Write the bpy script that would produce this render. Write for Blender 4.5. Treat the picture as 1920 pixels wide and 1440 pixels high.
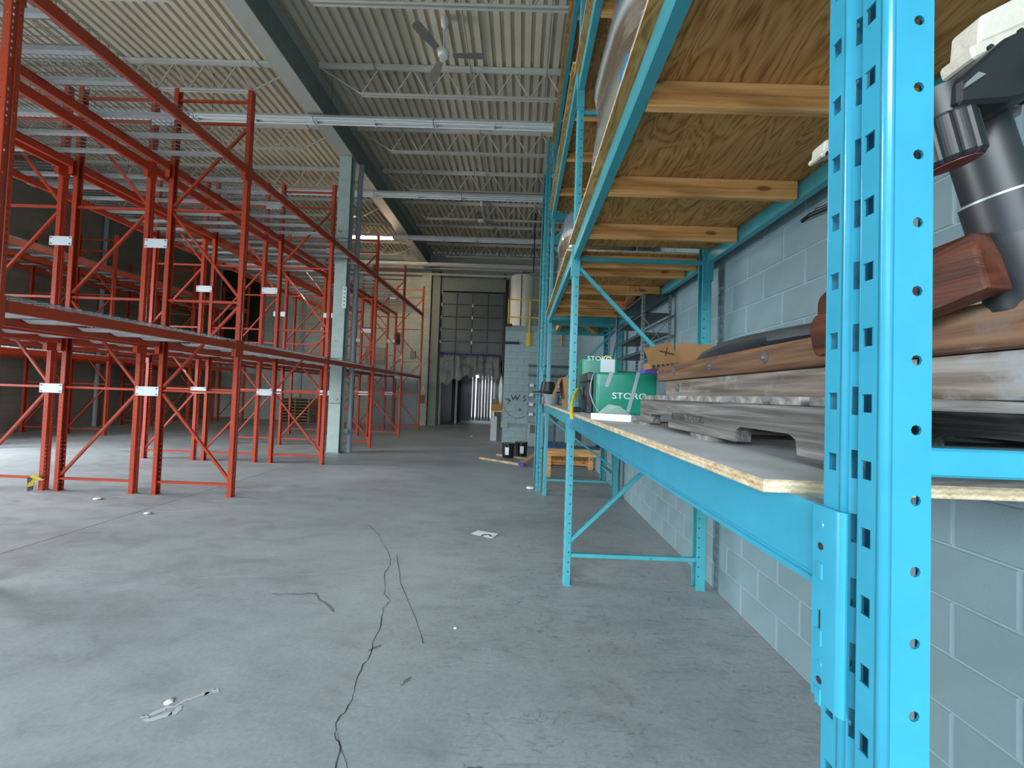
import bpy, bmesh, math, random
from mathutils import Vector, Matrix
random.seed(7)
sc = bpy.context.scene
for o in list(bpy.data.objects): bpy.data.objects.remove(o)
COL = sc.collection
PI = math.pi

# ---------------------------------------------------------------- camera
H = 1.5045
cam_d = bpy.data.cameras.new('camera'); cam = bpy.data.objects.new('camera', cam_d); COL.objects.link(cam)
pitch, yaw, roll = 0.0272, 0.0084, 0.0347
def cw(a, f, u):
    y = f*math.cos(pitch) - u*math.sin(pitch); z = f*math.sin(pitch) + u*math.cos(pitch)
    return Vector((a*math.cos(yaw) - y*math.sin(yaw), a*math.sin(yaw) + y*math.cos(yaw), z))
cr, sr = math.cos(roll), math.sin(roll)
vx, vy, vf = cw(cr, 0, sr), cw(-sr, 0, cr), cw(0, 1, 0)
cam.matrix_world = Matrix(((vx.x, vy.x, -vf.x, 0), (vx.y, vy.y, -vf.y, 0), (vx.z, vy.z, -vf.z, H), (0, 0, 0, 1)))
cam_d.sensor_width = 36; cam_d.lens = 757.85/1920*36
cam_d.shift_x = (960 - 968.88)/1920; cam_d.shift_y = (719.13 - 720)/1920
cam_d.clip_start = 0.05; cam_d.clip_end = 200
sc.camera = cam

# ---------------------------------------------------------------- world, daylight, exposure
W = bpy.data.worlds.new('sky'); sc.world = W; W.use_nodes = True
wn = W.node_tree.nodes; wl = W.node_tree.links; wn.clear()
wo = wn.new('ShaderNodeOutputWorld'); wb = wn.new('ShaderNodeBackground'); wl.new(wb.outputs[0], wo.inputs[0])
wb.inputs[0].default_value = (0.62, 0.78, 1.0, 1); wb.inputs[1].default_value = 0.5
def area(name, loc, target, sx, sy, power, col):
    d = bpy.data.lights.new(name, 'AREA'); d.shape = 'RECTANGLE'; d.size = sx; d.size_y = sy
    d.energy = power; d.color = col
    o = bpy.data.objects.new(name, d); COL.objects.link(o); o.location = loc
    o.rotation_euler = (Vector(target) - Vector(loc)).to_track_quat('-Z', 'Y').to_euler()
    return o
area('dock_door_daylight', (-4.2, -13.0, 8.0), (-3.2, -2, 1.0), 16.0, 9.0, 6000, (0.86, 0.945, 1.0))
area('side_door_daylight', (-17.2, 5.2, 3.4), (-9, 5.6, 0.0), 6.0, 5.0, 2400, (0.93, 0.97, 1.0))
sc.view_settings.view_transform = 'Standard'; sc.view_settings.look = 'None'
sc.view_settings.gamma = 1; sc.view_settings.use_curve_mapping = False
sc.view_settings.exposure = 1.3

# ---------------------------------------------------------------- materials
def lin(c):
    if isinstance(c, str): c = [int(c[i:i+2], 16)/255 for i in (0, 2, 4)]
    return [x/12.92 if x <= .04045 else ((x+.055)/1.055)**2.4 for x in c]
class NT:
    def __init__(s, name):
        s.m = bpy.data.materials.new(name); s.m.use_nodes = True; s.t = s.m.node_tree; s.n = s.t.nodes
        s.b = s.n['Principled BSDF']
    def add(s, t, **k):
        n = s.n.new(t)
        for a, v in k.items():
            if a in n.inputs: n.inputs[a].default_value = v
            else: setattr(n, a, v)
        return n
    def ln(s, a, b): s.t.links.new(a, b)
    def coord(s, scale=(1, 1, 1), obj=True, rot=(0, 0, 0)):
        g = s.add('ShaderNodeTexCoord'); m = s.add('ShaderNodeMapping'); m.inputs['Scale'].default_value = scale
        m.inputs['Rotation'].default_value = rot
        s.ln(g.outputs['Object' if obj else 'Generated'], m.inputs[0]); return m.outputs[0]
    def noise(s, vec, scale, detail=4, rough=.6, dist=0):
        n = s.add('ShaderNodeTexNoise'); s.ln(vec, n.inputs['Vector'])
        n.inputs['Scale'].default_value = scale; n.inputs['Detail'].default_value = detail
        n.inputs['Roughness'].default_value = rough; n.inputs['Distortion'].default_value = dist
        return n.outputs['Fac']
    def ramp(s, fac, stops):
        r = s.add('ShaderNodeValToRGB'); e = r.color_ramp.elements
        while len(e) < len(stops): e.new(.5)
        for el, (p, c) in zip(e, stops): el.position = p; el.color = (*c, 1) if len(c) == 3 else c
        s.ln(fac, r.inputs[0]); return r.outputs[0]
    def mix(s, fac, a, b, mode='MIX'):
        n = s.add('ShaderNodeMix', data_type='RGBA', blend_type=mode)
        for sock, v in ((n.inputs[0], fac), (n.inputs[6], a), (n.inputs[7], b)):
            if hasattr(v, 'is_output'): s.ln(v, sock)
            else: sock.default_value = v if isinstance(v, float) else (*v, 1)
        return n.outputs[2]
    def bump(s, fac, strength, dist=.01):
        n = s.add('ShaderNodeBump'); n.inputs['Strength'].default_value = strength; n.inputs['Distance'].default_value = dist
        s.ln(fac, n.inputs['Height']); s.ln(n.outputs[0], s.b.inputs['Normal'])
def paint(name, c, rough=.5, metal=0, var=.12, scale=6, bump=0, bscale=60, spots=None, coat=0):
    t = NT(name); c = lin(c); v = t.coord()
    f = t.noise(v, scale, 5)
    lo = [x*(1-var) for x in c]; hi = [min(1, x*(1+var)) for x in c]
    col = t.ramp(f, [(.3, lo), (.7, hi)])
    if spots:
        f2 = t.noise(v, spots[1], 3, .7); k = t.ramp(f2, [(spots[2], (0, 0, 0)), (min(1, spots[2]+.05), (1, 1, 1))])
        col = t.mix(k, col, lin(spots[0]))
    t.ln(col, t.b.inputs['Base Color']); t.b.inputs['Roughness'].default_value = rough
    t.b.inputs['Metallic'].default_value = metal; t.b.inputs['Coat Weight'].default_value = coat
    if bump: t.bump(t.noise(v, bscale, 3), bump, .004)
    return t.m
def wood(name, dark, mid, light, axis='x', gs=30, ls=1.5, wavy=.4, rough=.75, dirt=None, knots=False):
    t = NT(name); sc3 = {'x': (ls, gs, gs), 'y': (gs, ls, gs), 'z': (gs, gs, ls)}[axis]
    v = t.coord(sc3); big = t.coord({'x': (.35, 3, 3), 'y': (3, .35, 3), 'z': (3, 3, .35)}[axis])
    f = t.noise(v, 1, 6, .65, wavy)
    w = t.add('ShaderNodeTexWave', wave_type='BANDS', bands_direction='DIAGONAL'); t.ln(big, w.inputs['Vector'])
    w.inputs['Scale'].default_value = 1.3; w.inputs['Distortion'].default_value = 5; w.inputs['Detail'].default_value = 2
    w.inputs['Detail Scale'].default_value = 1.2
    c = t.ramp(f, [(.34, lin(dark)), (.5, lin(mid)), (.66, lin(light))])
    g = t.ramp(w.outputs['Fac'], [(.0, (.72, .72, .72)), (.18, (1, 1, 1)), (1, (1, 1, 1))])
    c = t.mix(1.0, c, g, 'MULTIPLY')
    if knots:
        vo = t.add('ShaderNodeTexVoronoi'); t.ln(t.coord({'x': (3.2, 9, 9), 'y': (9, 3.2, 9), 'z': (9, 9, 3.2)}[axis]), vo.inputs['Vector']); vo.inputs['Scale'].default_value = 1
        c = t.mix(t.ramp(vo.outputs['Distance'], [(.10, (.85,)*3), (.17, (0, 0, 0))]), c, lin('7a4a22'))
    if dirt:
        k = t.ramp(t.noise(t.coord((4, 4, 4)), 1.2, 5, .7), [(dirt[1], (0, 0, 0)), (dirt[1]+.15, (1, 1, 1))])
        c = t.mix(k, c, lin(dirt[0]))
    t.ln(c, t.b.inputs['Base Color']); t.b.inputs['Roughness'].default_value = rough
    t.bump(f, .6, .004)
    return t.m
def ply(name, c1, c2, c3, axis='x'):
    t = NT(name); v = t.coord({'x': (.9, 3.2, 3), 'y': (3.2, .9, 3)}[axis])
    n = t.add('ShaderNodeTexNoise'); t.ln(v, n.inputs['Vector']); n.inputs['Scale'].default_value = 1.7
    n.inputs['Detail'].default_value = 2; n.inputs['Distortion'].default_value = .8
    w = t.add('ShaderNodeMath', operation='MULTIPLY'); t.ln(n.outputs['Fac'], w.inputs[0]); w.inputs[1].default_value = 75
    s = t.add('ShaderNodeMath', operation='SINE'); t.ln(w.outputs[0], s.inputs[0])
    fine = t.noise(t.coord({'x': (4, 90, 4), 'y': (90, 4, 4)}[axis]), 1, 4)
    a = t.add('ShaderNodeMath', operation='MULTIPLY_ADD'); t.ln(s.outputs[0], a.inputs[0]); a.inputs[1].default_value = .17
    t.ln(fine, a.inputs[2])
    c = t.ramp(a.outputs[0], [(.22, lin(c1)), (.42, lin(c2)), (.8, lin(c3))])
    pk = t.ramp(t.noise(t.coord((1, 1, 1)), 1.5, 3), [(.4, (.8, .8, .8)), (.65, (1.1, 1.1, 1.1))])
    c = t.mix(1.0, c, pk, 'MULTIPLY')
    t.ln(c, t.b.inputs['Base Color']); t.b.inputs['Roughness'].default_value = .8
    return t.m
def plyedge(name):
    t = NT(name); v = t.coord((3, 3, 1))
    w = t.add('ShaderNodeTexWave', wave_type='BANDS', bands_direction='Z'); t.ln(v, w.inputs['Vector'])
    w.inputs['Scale'].default_value = 38; w.inputs['Distortion'].default_value = 4; w.inputs['Detail'].default_value = 3
    c = t.ramp(w.outputs['Fac'], [(.1, lin('a98a5c')), (.5, lin('cfb07c')), (.9, lin('dcc69a'))])
    f = t.noise(t.coord((30, 30, 60)), 1, 4)
    c = t.mix(.5, c, t.ramp(f, [(.3, lin('7d6645')), (.7, lin('f3ead6'))]))
    t.ln(c, t.b.inputs['Base Color']); t.b.inputs['Roughness'].default_value = .85
    t.bump(f, .5, .004); return t.m
def emit(name, c, s):
    t = NT(name); t.b.inputs['Base Color'].default_value = (*lin(c), 1)
    t.b.inputs['Emission Color'].default_value = (*lin(c), 1); t.b.inputs['Emission Strength'].default_value = s
    return t.m
def film(name, c, alpha, rough=.15):
    t = NT(name); t.b.inputs['Base Color'].default_value = (*lin(c), 1); t.b.inputs['Roughness'].default_value = rough
    v = t.coord((1, 1, 1)); f = t.noise(v, 3, 3, .6, .5)
    t.ln(t.ramp(f, [(.35, (alpha*.75,)*3), (.7, (min(1, alpha*1.3),)*3)]), t.b.inputs['Alpha'])
    t.bump(t.noise(v, 9, 3, .6, 1), .3, .01); return t.m
XFL = 4.6   # floor object's own x where the scuffing beside the blue rack starts
def concrete():
    t = NT('concrete_floor'); v = t.coord()
    big = t.noise(v, .5, 5, .6); mid = t.noise(t.coord((1, 1.8, 1), rot=(0, 0, .3)), 2.6, 9, .72, .6); fine = t.noise(v, 46, 6, .8)
    c = t.ramp(big, [(.3, lin('8b9396')), (.5, lin('969fa3')), (.72, lin('a1abaf'))])
    c = t.mix(1.0, c, t.ramp(mid, [(.3, (.80, .80, .80)), (.5, (1, 1, 1)), (.72, (1.12, 1.12, 1.12))]), 'MULTIPLY')
    c = t.mix(1.0, c, t.ramp(fine, [(.3, (.84, .84, .84)), (.7, (1.08, 1.08, 1.08))]), 'MULTIPLY')
    streak = t.noise(t.coord((2.2, 16, 1), rot=(0, 0, .55)), 2.2, 9, .8, 1.6); patch = t.noise(v, .9, 4, .65)
    m1 = t.add('ShaderNodeMath', operation='MULTIPLY'); t.ln(t.ramp(streak, [(.54, (0, 0, 0)), (.70, (1, 1, 1))]), m1.inputs[0])
    g = t.add('ShaderNodeTexCoord'); sp = t.add('ShaderNodeSeparateXYZ'); t.ln(g.outputs['Object'], sp.inputs[0])
    mr = t.add('ShaderNodeMapRange'); mr.inputs[1].default_value = XFL; mr.inputs[2].default_value = XFL+2.6; mr.inputs[3].default_value = -.12; mr.inputs[4].default_value = .30; t.ln(sp.outputs['X'], mr.inputs[0])
    ad = t.add('ShaderNodeMath', operation='ADD'); t.ln(patch, ad.inputs[0]); t.ln(mr.outputs[0], ad.inputs[1])
    t.ln(t.ramp(ad.outputs[0], [(.42, (.05,)*3), (.75, (.75,)*3)]), m1.inputs[1])
    c = t.mix(m1.outputs[0], c, lin('43484a'))
    curl = t.noise(t.coord((1, 1.5, 1)), 5.5, 9, .82, 3.2)
    m2 = t.add('ShaderNodeMath', operation='MULTIPLY'); t.ln(t.ramp(curl, [(.56, (0, 0, 0)), (.66, (1, 1, 1))]), m2.inputs[0]); t.ln(m1.inputs[1].links[0].from_socket, m2.inputs[1])
    c = t.mix(m2.outputs[0], c, lin('4b5052'))
    wht = t.noise(t.coord((1, 5, 1), rot=(0, 0, -.35)), 3.3, 9, .82, 1.4)
    c = t.mix(t.ramp(wht, [(.64, (0, 0, 0)), (.76, (.5, .5, .5))]), c, lin('c9cdcf'))
    t.ln(c, t.b.inputs['Base Color'])
    t.ln(t.ramp(mid, [(.3, (.38,)*3), (.7, (.6,)*3)]), t.b.inputs['Roughness'])
    t.b.inputs['Specular IOR Level'].default_value = .45
    t.bump(fine, .12, .004); return t.m
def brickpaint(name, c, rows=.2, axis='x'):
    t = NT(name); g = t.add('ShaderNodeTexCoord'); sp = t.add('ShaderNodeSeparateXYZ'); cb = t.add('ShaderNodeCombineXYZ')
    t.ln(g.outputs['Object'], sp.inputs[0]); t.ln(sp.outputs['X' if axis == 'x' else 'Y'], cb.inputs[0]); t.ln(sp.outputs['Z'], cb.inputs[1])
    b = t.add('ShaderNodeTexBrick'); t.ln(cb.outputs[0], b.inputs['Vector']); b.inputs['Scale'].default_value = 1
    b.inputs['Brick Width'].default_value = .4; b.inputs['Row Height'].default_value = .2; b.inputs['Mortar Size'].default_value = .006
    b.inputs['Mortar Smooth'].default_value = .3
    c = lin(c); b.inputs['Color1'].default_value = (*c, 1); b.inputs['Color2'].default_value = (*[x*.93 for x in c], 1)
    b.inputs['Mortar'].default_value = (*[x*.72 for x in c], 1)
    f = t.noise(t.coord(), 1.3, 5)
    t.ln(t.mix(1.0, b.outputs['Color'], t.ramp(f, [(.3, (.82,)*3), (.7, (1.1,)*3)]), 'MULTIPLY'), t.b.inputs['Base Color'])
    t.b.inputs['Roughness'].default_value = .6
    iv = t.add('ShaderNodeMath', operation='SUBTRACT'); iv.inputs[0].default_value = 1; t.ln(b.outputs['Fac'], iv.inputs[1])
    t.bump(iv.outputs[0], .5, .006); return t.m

M = dict(
 floor=concrete(),
 block=paint('block_paint', '71898f', .5, var=.08, scale=3, bump=.22, bscale=130, spots=('4f5a60', 55, .74)),
 mortar=paint('mortar_paint', '839aa2', .6, var=.06, bump=.15),
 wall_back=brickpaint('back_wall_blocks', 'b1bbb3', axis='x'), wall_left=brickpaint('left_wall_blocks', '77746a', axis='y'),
 inner=paint('storeroom_blocks', '859a9c', .5, var=.1, scale=4, bump=.2, bscale=90, spots=('5d6a6a', 6, .72)),
 deck=paint('roof_deck', 'cdc2ab', .55, var=.06, scale=2),
 joist=paint('joist_paint', 'c2bfb4', .5, var=.06), girder=paint('girder_paint', 'a5a69d', .5, var=.06, scale=3),
 column=paint('column_paint', 'a3b5b1', .5, var=.12, scale=4, spots=('63706c', 7, .66), bump=.2),
 colshade=paint('column_paint_shaded', '7d8a86', .55, var=.12, scale=4, bump=.2),  # column paint darkened: shade in the recess between flanges put into the colour
 pipe=paint('grey_pipe', '8b959b', .35, var=.08),
 red=paint('orange_red_paint', 'ad3a1c', .36, var=.1, scale=5, spots=('9c351d', 14, .66), coat=.1),
 plate=paint('white_plate', 'd3dcdf', .4, var=.05), bolt=paint('bolt_steel', '9aa0a2', .3, metal=.8),
 galv=paint('galvanized_steel', 'aeb3b4', .38, metal=.35, var=.12, scale=18),
 wire=paint('galvanized_wire', '8d9294', .4, metal=.4),
 blue=paint('sky_blue_paint', '3499b6', .25, var=.07, scale=9, spots=('2c84a6', 26, .73), coat=.25),
 bluefar=paint('blue_paint_far', '439ca8', .36, var=.1, scale=7, spots=('35727c', 12, .68)),  # greener and less saturated than the blue of the near parts
 ply_under=ply('plywood_underside', '8f5f2f', 'bd8748', 'd09f62', 'y'),
 ply_top=paint('dusty_plywood_top', 'c6cdd1', .75, var=.16, scale=5, bump=.2, spots=('868e92', 5, .66)),
 ply_edge=plyedge('plywood_edge'),
 lumber=wood('pine_lumber', 'c4813f', 'e6a864', 'f2c48c', 'x', 26, 1.2, knots=True),
 paletimber=wood('pale_timber', '8a7254', 'ad9678', 'c5b299', 'x', 26, 1.2), lumber_y=wood('pine_lumber_lengthwise', 'b3773c', 'd69b5c', 'e6b680', 'y', 26, 1.2),
 greywood=wood('weathered_stringer', '46433f', '757370', 'a09f9c', 'y', 22, .7, 1.6, .85),
 greyboard=wood('weathered_board', '5d5a55', '8b8984', 'b0afac', 'x', 26, 1.2, .6, .85),
 bleached=wood('bleached_timber', '5f5347', '857b71', 'a19d98', 'y', 40, 1.5, .5, .8, dirt=('9ba0a3', .52)),
 brown=wood('brown_timber', '4c3526', '74543d', '8c6c50', 'y', 40, 1.4, .5, .7, dirt=('776c62', .58)),
 stain=wood('dark_stained_wood', '2e150d', '4d2516', '673823', 'y', 24, 1.2, .6, .35),
 black=paint('black_plastic', '1d2022', .42, var=.15, scale=10), blackgloss=paint('black_gloss', '1c1f22', .22, var=.1),
 pipeblack=paint('dark_grey_pipe', '2a2e30', .42, var=.14, scale=12), tarp=paint('dark_grey_tarp', '50565b', .42, var=.2, scale=7, bump=.6, bscale=9),
 foam=paint('white_foam', 'cdc7b8', .8, var=.05, scale=20, bump=.9, bscale=45, spots=('8f897e', 28, .74)), styro=paint('styrofoam', 'eef1f0', .7, var=.02),
 green=paint('green_plastic', '17866e', .34, var=.1, scale=7, spots=('157a66', 6, .7), bump=.15, bscale=14),
 greendark=paint('dark_green_plastic', '1c5c4c', .4), strap=paint('grey_strap', '9ba5ac', .55), yellow=paint('yellow_plastic', 'dccf3c', .45),
 yellowpaint=paint('yellow_paint', 'd0a72a', .45), white=paint('white_print', 'eef4f2', .5), inkgrey=paint('worn_stencil_ink', '4a4846', .8, var=.3, scale=40), ink=paint('black_ink', '1f2223', .7),
 card=paint('cardboard', '9a754b', .8, var=.08, scale=12), carddk=paint('cardboard_inside', '8a6a44', .85, var=.08),
 rackgrey=paint('slotted_grey_steel', '7f8684', .4, metal=.2, var=.15, scale=16), shelfdk=paint('dark_shelf_steel', '4a5052', .45, metal=.2),
 doorpanel=paint('door_panel_grey', '596468', .5, var=.1, scale=4), doordark=paint('dark_opening', '191b1a', .8),
 lintel=paint('lintel_grey', '7d8780', .55, var=.08), tank=paint('cream_tank', 'efe5d0', .4, var=.04),
 tape=paint('blue_tape', '20367c', .5), sheet=film('poly_sheet', '727775', .8, .35), wrapw=None,
 vinyl=paint('dark_vinyl', '232827', .2), lampwhite=paint('fixture_white', 'd8dbda', .35, var=.04), tube_off=paint('tube_glass_off', 'd4d8d6', .2, var=.02),
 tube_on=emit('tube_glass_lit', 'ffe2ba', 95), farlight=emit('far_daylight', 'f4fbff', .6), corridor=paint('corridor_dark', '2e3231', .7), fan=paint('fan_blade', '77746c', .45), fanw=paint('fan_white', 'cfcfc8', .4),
 bucket=paint('black_bucket', '1b1d1f', .25, var=.1), bucketgrey=paint('grey_bucket', '737c84', .45), bollard=paint('grey_bollard', 'a4adaa', .5), cloth=paint('pale_wrap', 'e0e3da', .8, bump=.7, bscale=16),
 clear=film('clear_plastic', 'd8e4e2', .35, .1), leaf=paint('yellow_leaf', 'b9a52c', .5), machine=paint('machine_grey', '8a9490', .5), purple=paint('purple_plastic', '4a3f9a', .4), greydoor=paint('grey_door', '7f8b92', .5, var=.06),
 paper=paint('paper_white', 'e3e8ea', .6, var=.02), crack=paint('crack_dark', '34383a', .9), chalk=paint('chalk_white', 'b9bec0', .9), scuff=paint('scuff_grey', '666d70', .85), seam=paint('joint_dark', '5a5e5f', .9), conduit=paint('conduit_grey', '9b9a92', .45), fillglass=paint('white_chip', 'e6e8e6', .7))
def wrapmat():
    t = NT('stretch_wrapped_goods'); g = t.add('ShaderNodeTexCoord'); sp = t.add('ShaderNodeSeparateXYZ'); t.ln(g.outputs['Object'], sp.inputs[0])
    mz = t.add('ShaderNodeMapRange'); mz.inputs[2].default_value = 1.1; t.ln(sp.outputs['Z'], mz.inputs[0])
    mz.inputs[1].default_value = 0; mz.inputs[2].default_value = 1.05
    f = t.noise(t.coord((2, 2, 30), rot=(.25, .2, 0)), 1, 7, .75, 1.5)
    c = t.ramp(mz.outputs[0], [(0, lin('7d7f78')), (.20, lin('8d8e84')), (.32, lin('5d5040')), (.55, lin('665742')), (.60, lin('b4b8b7')), (.64, lin('68727a')), (.84, lin('626c73')), (.90, lin('62523a'))])
    c = t.mix(t.ramp(f, [(.58, (0, 0, 0)), (.72, (.55, .55, .55))]), c, lin('e2e5e3'))  # thin pale streaks: highlights on the film painted into the colour
    t.ln(c, t.b.inputs['Base Color']); t.b.inputs['Roughness'].default_value = .22; t.b.inputs['Coat Weight'].default_value = .5
    t.bump(f, .5, .012); return t.m
M['wrapw'] = wrapmat()

# ---------------------------------------------------------------- mesh helpers
WL = {}
def tag(o, label=None, cat=None, group=None, kind=None):
    if label: o['label'] = label
    if cat: o['category'] = cat
    if group: o['group'] = group
    if kind: o['kind'] = kind
    return o
def thing(name, loc, label, cat, group=None):
    o = bpy.data.objects.new(name, None); COL.objects.link(o); o.location = loc; o.empty_display_size = .1
    WL[o] = Vector(loc); return tag(o, label, cat, group)
def link(name, me, parent=None, loc=(0, 0, 0), rot=(0, 0, 0), scale=(1, 1, 1), mat=None):
    if mat: 
        if not me.materials: me.materials.append(mat)
    o = bpy.data.objects.new(name, me); COL.objects.link(o)
    loc = Vector(loc)
    if parent is not None: o.parent = parent; o.location = loc - WL.get(parent, Vector())
    else: o.location = loc
    o.rotation_euler = rot; o.scale = scale
    WL[o] = loc; return o
class MB:
    def __init__(s): s.v = []; s.f = []; s.mi = []; s.cur = 0; s.soft = []
    def add(s, vs, fs):
        n = len(s.v); s.v += [tuple(p) for p in vs]; s.f += [tuple(i+n for i in f) for f in fs]; s.mi += [s.cur]*len(fs); return s
    def box(s, x0, x1, y0, y1, z0, z1):
        return s.add([(x0,y0,z0),(x1,y0,z0),(x1,y1,z0),(x0,y1,z0),(x0,y0,z1),(x1,y0,z1),(x1,y1,z1),(x0,y1,z1)],
            [(3,2,1,0),(4,5,6,7),(0,1,5,4),(1,2,6,5),(2,3,7,6),(3,0,4,7)])
    def bar(s, p0, p1, w, h, up=(0, 0, 1)):
        p0 = Vector(p0); p1 = Vector(p1); d = (p1-p0).normalized(); up = Vector(up)
        r = d.cross(up)
        if r.length < 1e-4: r = d.cross(Vector((1, 0, 0)))
        r.normalize(); u = r.cross(d); r *= w/2; u *= h/2
        vs = [p0-r-u, p0+r-u, p0+r+u, p0-r+u, p1-r-u, p1+r-u, p1+r+u, p1-r+u]
        return s.add(vs, [(3,2,1,0),(4,5,6,7),(0,1,5,4),(1,2,6,5),(2,3,7,6),(3,0,4,7)])
    def tube(s, p0, p1, r, n=10, r1=None):
        return s.path([p0, p1], r, n, r1)
    def path(s, pts, r, n=8, r1=None, closed=False):
        pts = [Vector(p) for p in pts]; vs = []; m = len(pts)
        ref = None
        for i, p in enumerate(pts):
            d = (pts[min(i+1, m-1)] - pts[max(i-1, 0)]).normalized()
            if ref is None: ref = d.orthogonal().normalized()
            a = (ref - d*ref.dot(d))
            if a.length < 1e-5: a = d.orthogonal()
            a.normalize(); ref = a; b = d.cross(a)
            rr = r if r1 is None else r + (r1-r)*i/(m-1)
            vs += [p + (a*math.cos(2*PI*k/n) + b*math.sin(2*PI*k/n))*rr for k in range(n)]
        fs = [(i*n+k, i*n+(k+1) % n, (i+1)*n+(k+1) % n, (i+1)*n+k) for i in range(m-1) for k in range(n)]
        fs += [tuple(reversed(range(n))), tuple((m-1)*n+k for k in range(n))]
        return s.add(vs, fs)
    def prism(s, poly, axis, a0, a1):
        P = {'x': lambda p, a: (a, p[0], p[1]), 'y': lambda p, a: (p[0], a, p[1]), 'z': lambda p, a: (p[0], p[1], a)}[axis]
        n = len(poly); vs = [P(p, a0) for p in poly] + [P(p, a1) for p in poly]
        return s.add(vs, [tuple(reversed(range(n))), tuple(range(n, 2*n))] + [(i, (i+1) % n, n+(i+1) % n, n+i) for i in range(n)])
    def lathe(s, c, prof, n=24, axis='z'):
        vs = []
        for r, z in prof:
            for k in range(n):
                a = 2*PI*k/n; q = (r*math.cos(a), r*math.sin(a), z)
                if axis == 'x': q = (q[2], q[0], q[1])
                if axis == 'y': q = (q[0], q[2], q[1])
                vs.append((c[0]+q[0], c[1]+q[1], c[2]+q[2]))
        m = len(prof); fs = [(i*n+k, i*n+(k+1) % n, (i+1)*n+(k+1) % n, (i+1)*n+k) for i in range(m-1) for k in range(n)]
        fs += [tuple(reversed(range(n))), tuple((m-1)*n+k for k in range(n))]
        return s.add(vs, fs)
    def strip(s, A, B, z0, z1, hole=None):
        A = Vector((*A, 0)); B = Vector((*B, 0)); L = (B-A).length; D = (B-A)/L
        P = lambda t, z: A + D*t + Vector((0, 0, z))
        if not hole:
            if L < .012: s.soft.append(len(s.f))   # a bend of the folded sheet: shaded smooth
            return s.add([P(0, z0), P(L, z0), P(L, z1), P(0, z1)], [(0, 1, 2, 3)])
        c, w, h, pitch_, ph, shape = hole
        k0 = math.ceil((z0 + pitch_/2 - ph)/pitch_); k1 = math.floor((z1 - pitch_/2 - ph)/pitch_)
        zs = [ph + k*pitch_ for k in range(k0, k1+1)]
        s.strip(A[:2], B[:2], z0, zs[0]-pitch_/2); s.strip(A[:2], B[:2], zs[-1]+pitch_/2, z1)
        for z in zs:
            b, t = z-pitch_/2, z+pitch_/2
            if shape == 'sq':
                o = [(0, b), (L, b), (L, t), (0, t)]; i = [(c-w/2, z-h/2), (c+w/2, z-h/2), (c+w/2, z+h/2), (c-w/2, z+h/2)]
            else:
                o = [(0, b), (L/2, b), (L, b), (L, z), (L, t), (L/2, t), (0, t), (0, z)]
                i = [(c + w/2*math.cos(a), z + h/2*math.sin(a)) for a in [(-135 + 45*q)*PI/180 for q in range(8)]]
            n = len(o)
            s.add([P(*q) for q in o+i], [(q, (q+1) % n, n+(q+1) % n, n+q) for q in range(n)])
        return s
    def mesh(s, name, mats, bevel=0, smooth=False, off=Vector((0, 0, 0)), merge=False, seg=1):
        me = bpy.data.meshes.new(name); me.from_pydata([Vector(p)-off for p in s.v], [], s.f)
        mats = mats if isinstance(mats, (list, tuple)) else [mats]
        for m in mats: me.materials.append(m)
        if len(mats) > 1: me.polygons.foreach_set('material_index', s.mi)
        bm = bmesh.new(); bm.from_mesh(me)
        if merge == 'soft':
            bm.faces.ensure_lookup_table(); bm.faces.index_update()
            vs = set()
            for i in s.soft: bm.faces[i].smooth = True; vs.update(bm.faces[i].verts)
            bmesh.ops.remove_doubles(bm, verts=list(vs), dist=1e-5)
        elif merge or bevel: bmesh.ops.remove_doubles(bm, verts=bm.verts, dist=1e-5)
        bmesh.ops.recalc_face_normals(bm, faces=bm.faces)
        if bevel:
            es = [e for e in bm.edges if len(e.link_faces) == 2 and e.calc_face_angle(0) > .5]
            bmesh.ops.bevel(bm, geom=es, offset=bevel, segments=seg, profile=.6, affect='EDGES', clamp_overlap=True)
        bm.to_mesh(me); bm.free()
        if smooth:
            me.polygons.foreach_set('use_smooth', [True]*len(me.polygons))
            try: me.set_sharp_from_angle(angle=.7)
            except Exception: pass
        me.update(); return me
    def build(s, name, mats, parent=None, bevel=0, smooth=False, merge=False, seg=1, world=True):
        """vertices are world coordinates; the object's origin goes to the base of the shape"""
        xs, ys, zs = zip(*s.v); o = Vector(((min(xs)+max(xs))/2, (min(ys)+max(ys))/2, min(zs)))
        return link(name, s.mesh(name, mats, bevel, smooth, o, merge, seg), parent, o)
def box(name, mat, x0, x1, y0, y1, z0, z1, parent=None, bevel=0): return MB().box(x0, x1, y0, y1, z0, z1).build(name, mat, parent, bevel)
ORD = ['first', 'second', 'third', 'fourth', 'fifth', 'sixth', 'seventh', 'eighth', 'ninth', 'tenth']
def text(s, size, mat, parent, loc, rot, name='lettering', extrude=.0006, scale=(1, 1, 1)):
    c = bpy.data.curves.new(name, 'FONT'); c.body = s; c.size = size; c.extrude = extrude; c.align_x = 'CENTER'; c.align_y = 'CENTER'
    o = bpy.data.objects.new(name, c); COL.objects.link(o); o.rotation_euler = rot
    dg = bpy.context.evaluated_depsgraph_get(); me = bpy.data.meshes.new_from_object(o.evaluated_get(dg))
    bpy.data.objects.remove(o); me.materials.clear(); me.materials.append(mat)
    return link(name, me, parent, loc, rot, scale)
def struct(o): o['kind'] = 'structure'; return o

# ---------------------------------------------------------------- room shell
XR, XL, YB, YF, ZC = 1.6137, -13.8, 18.2, -6.5, 7.80
fl = struct(MB().box(XL-.3, XR+.3, YF-4, YB+7, -.2, 0).build('floor', M['floor']))
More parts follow.
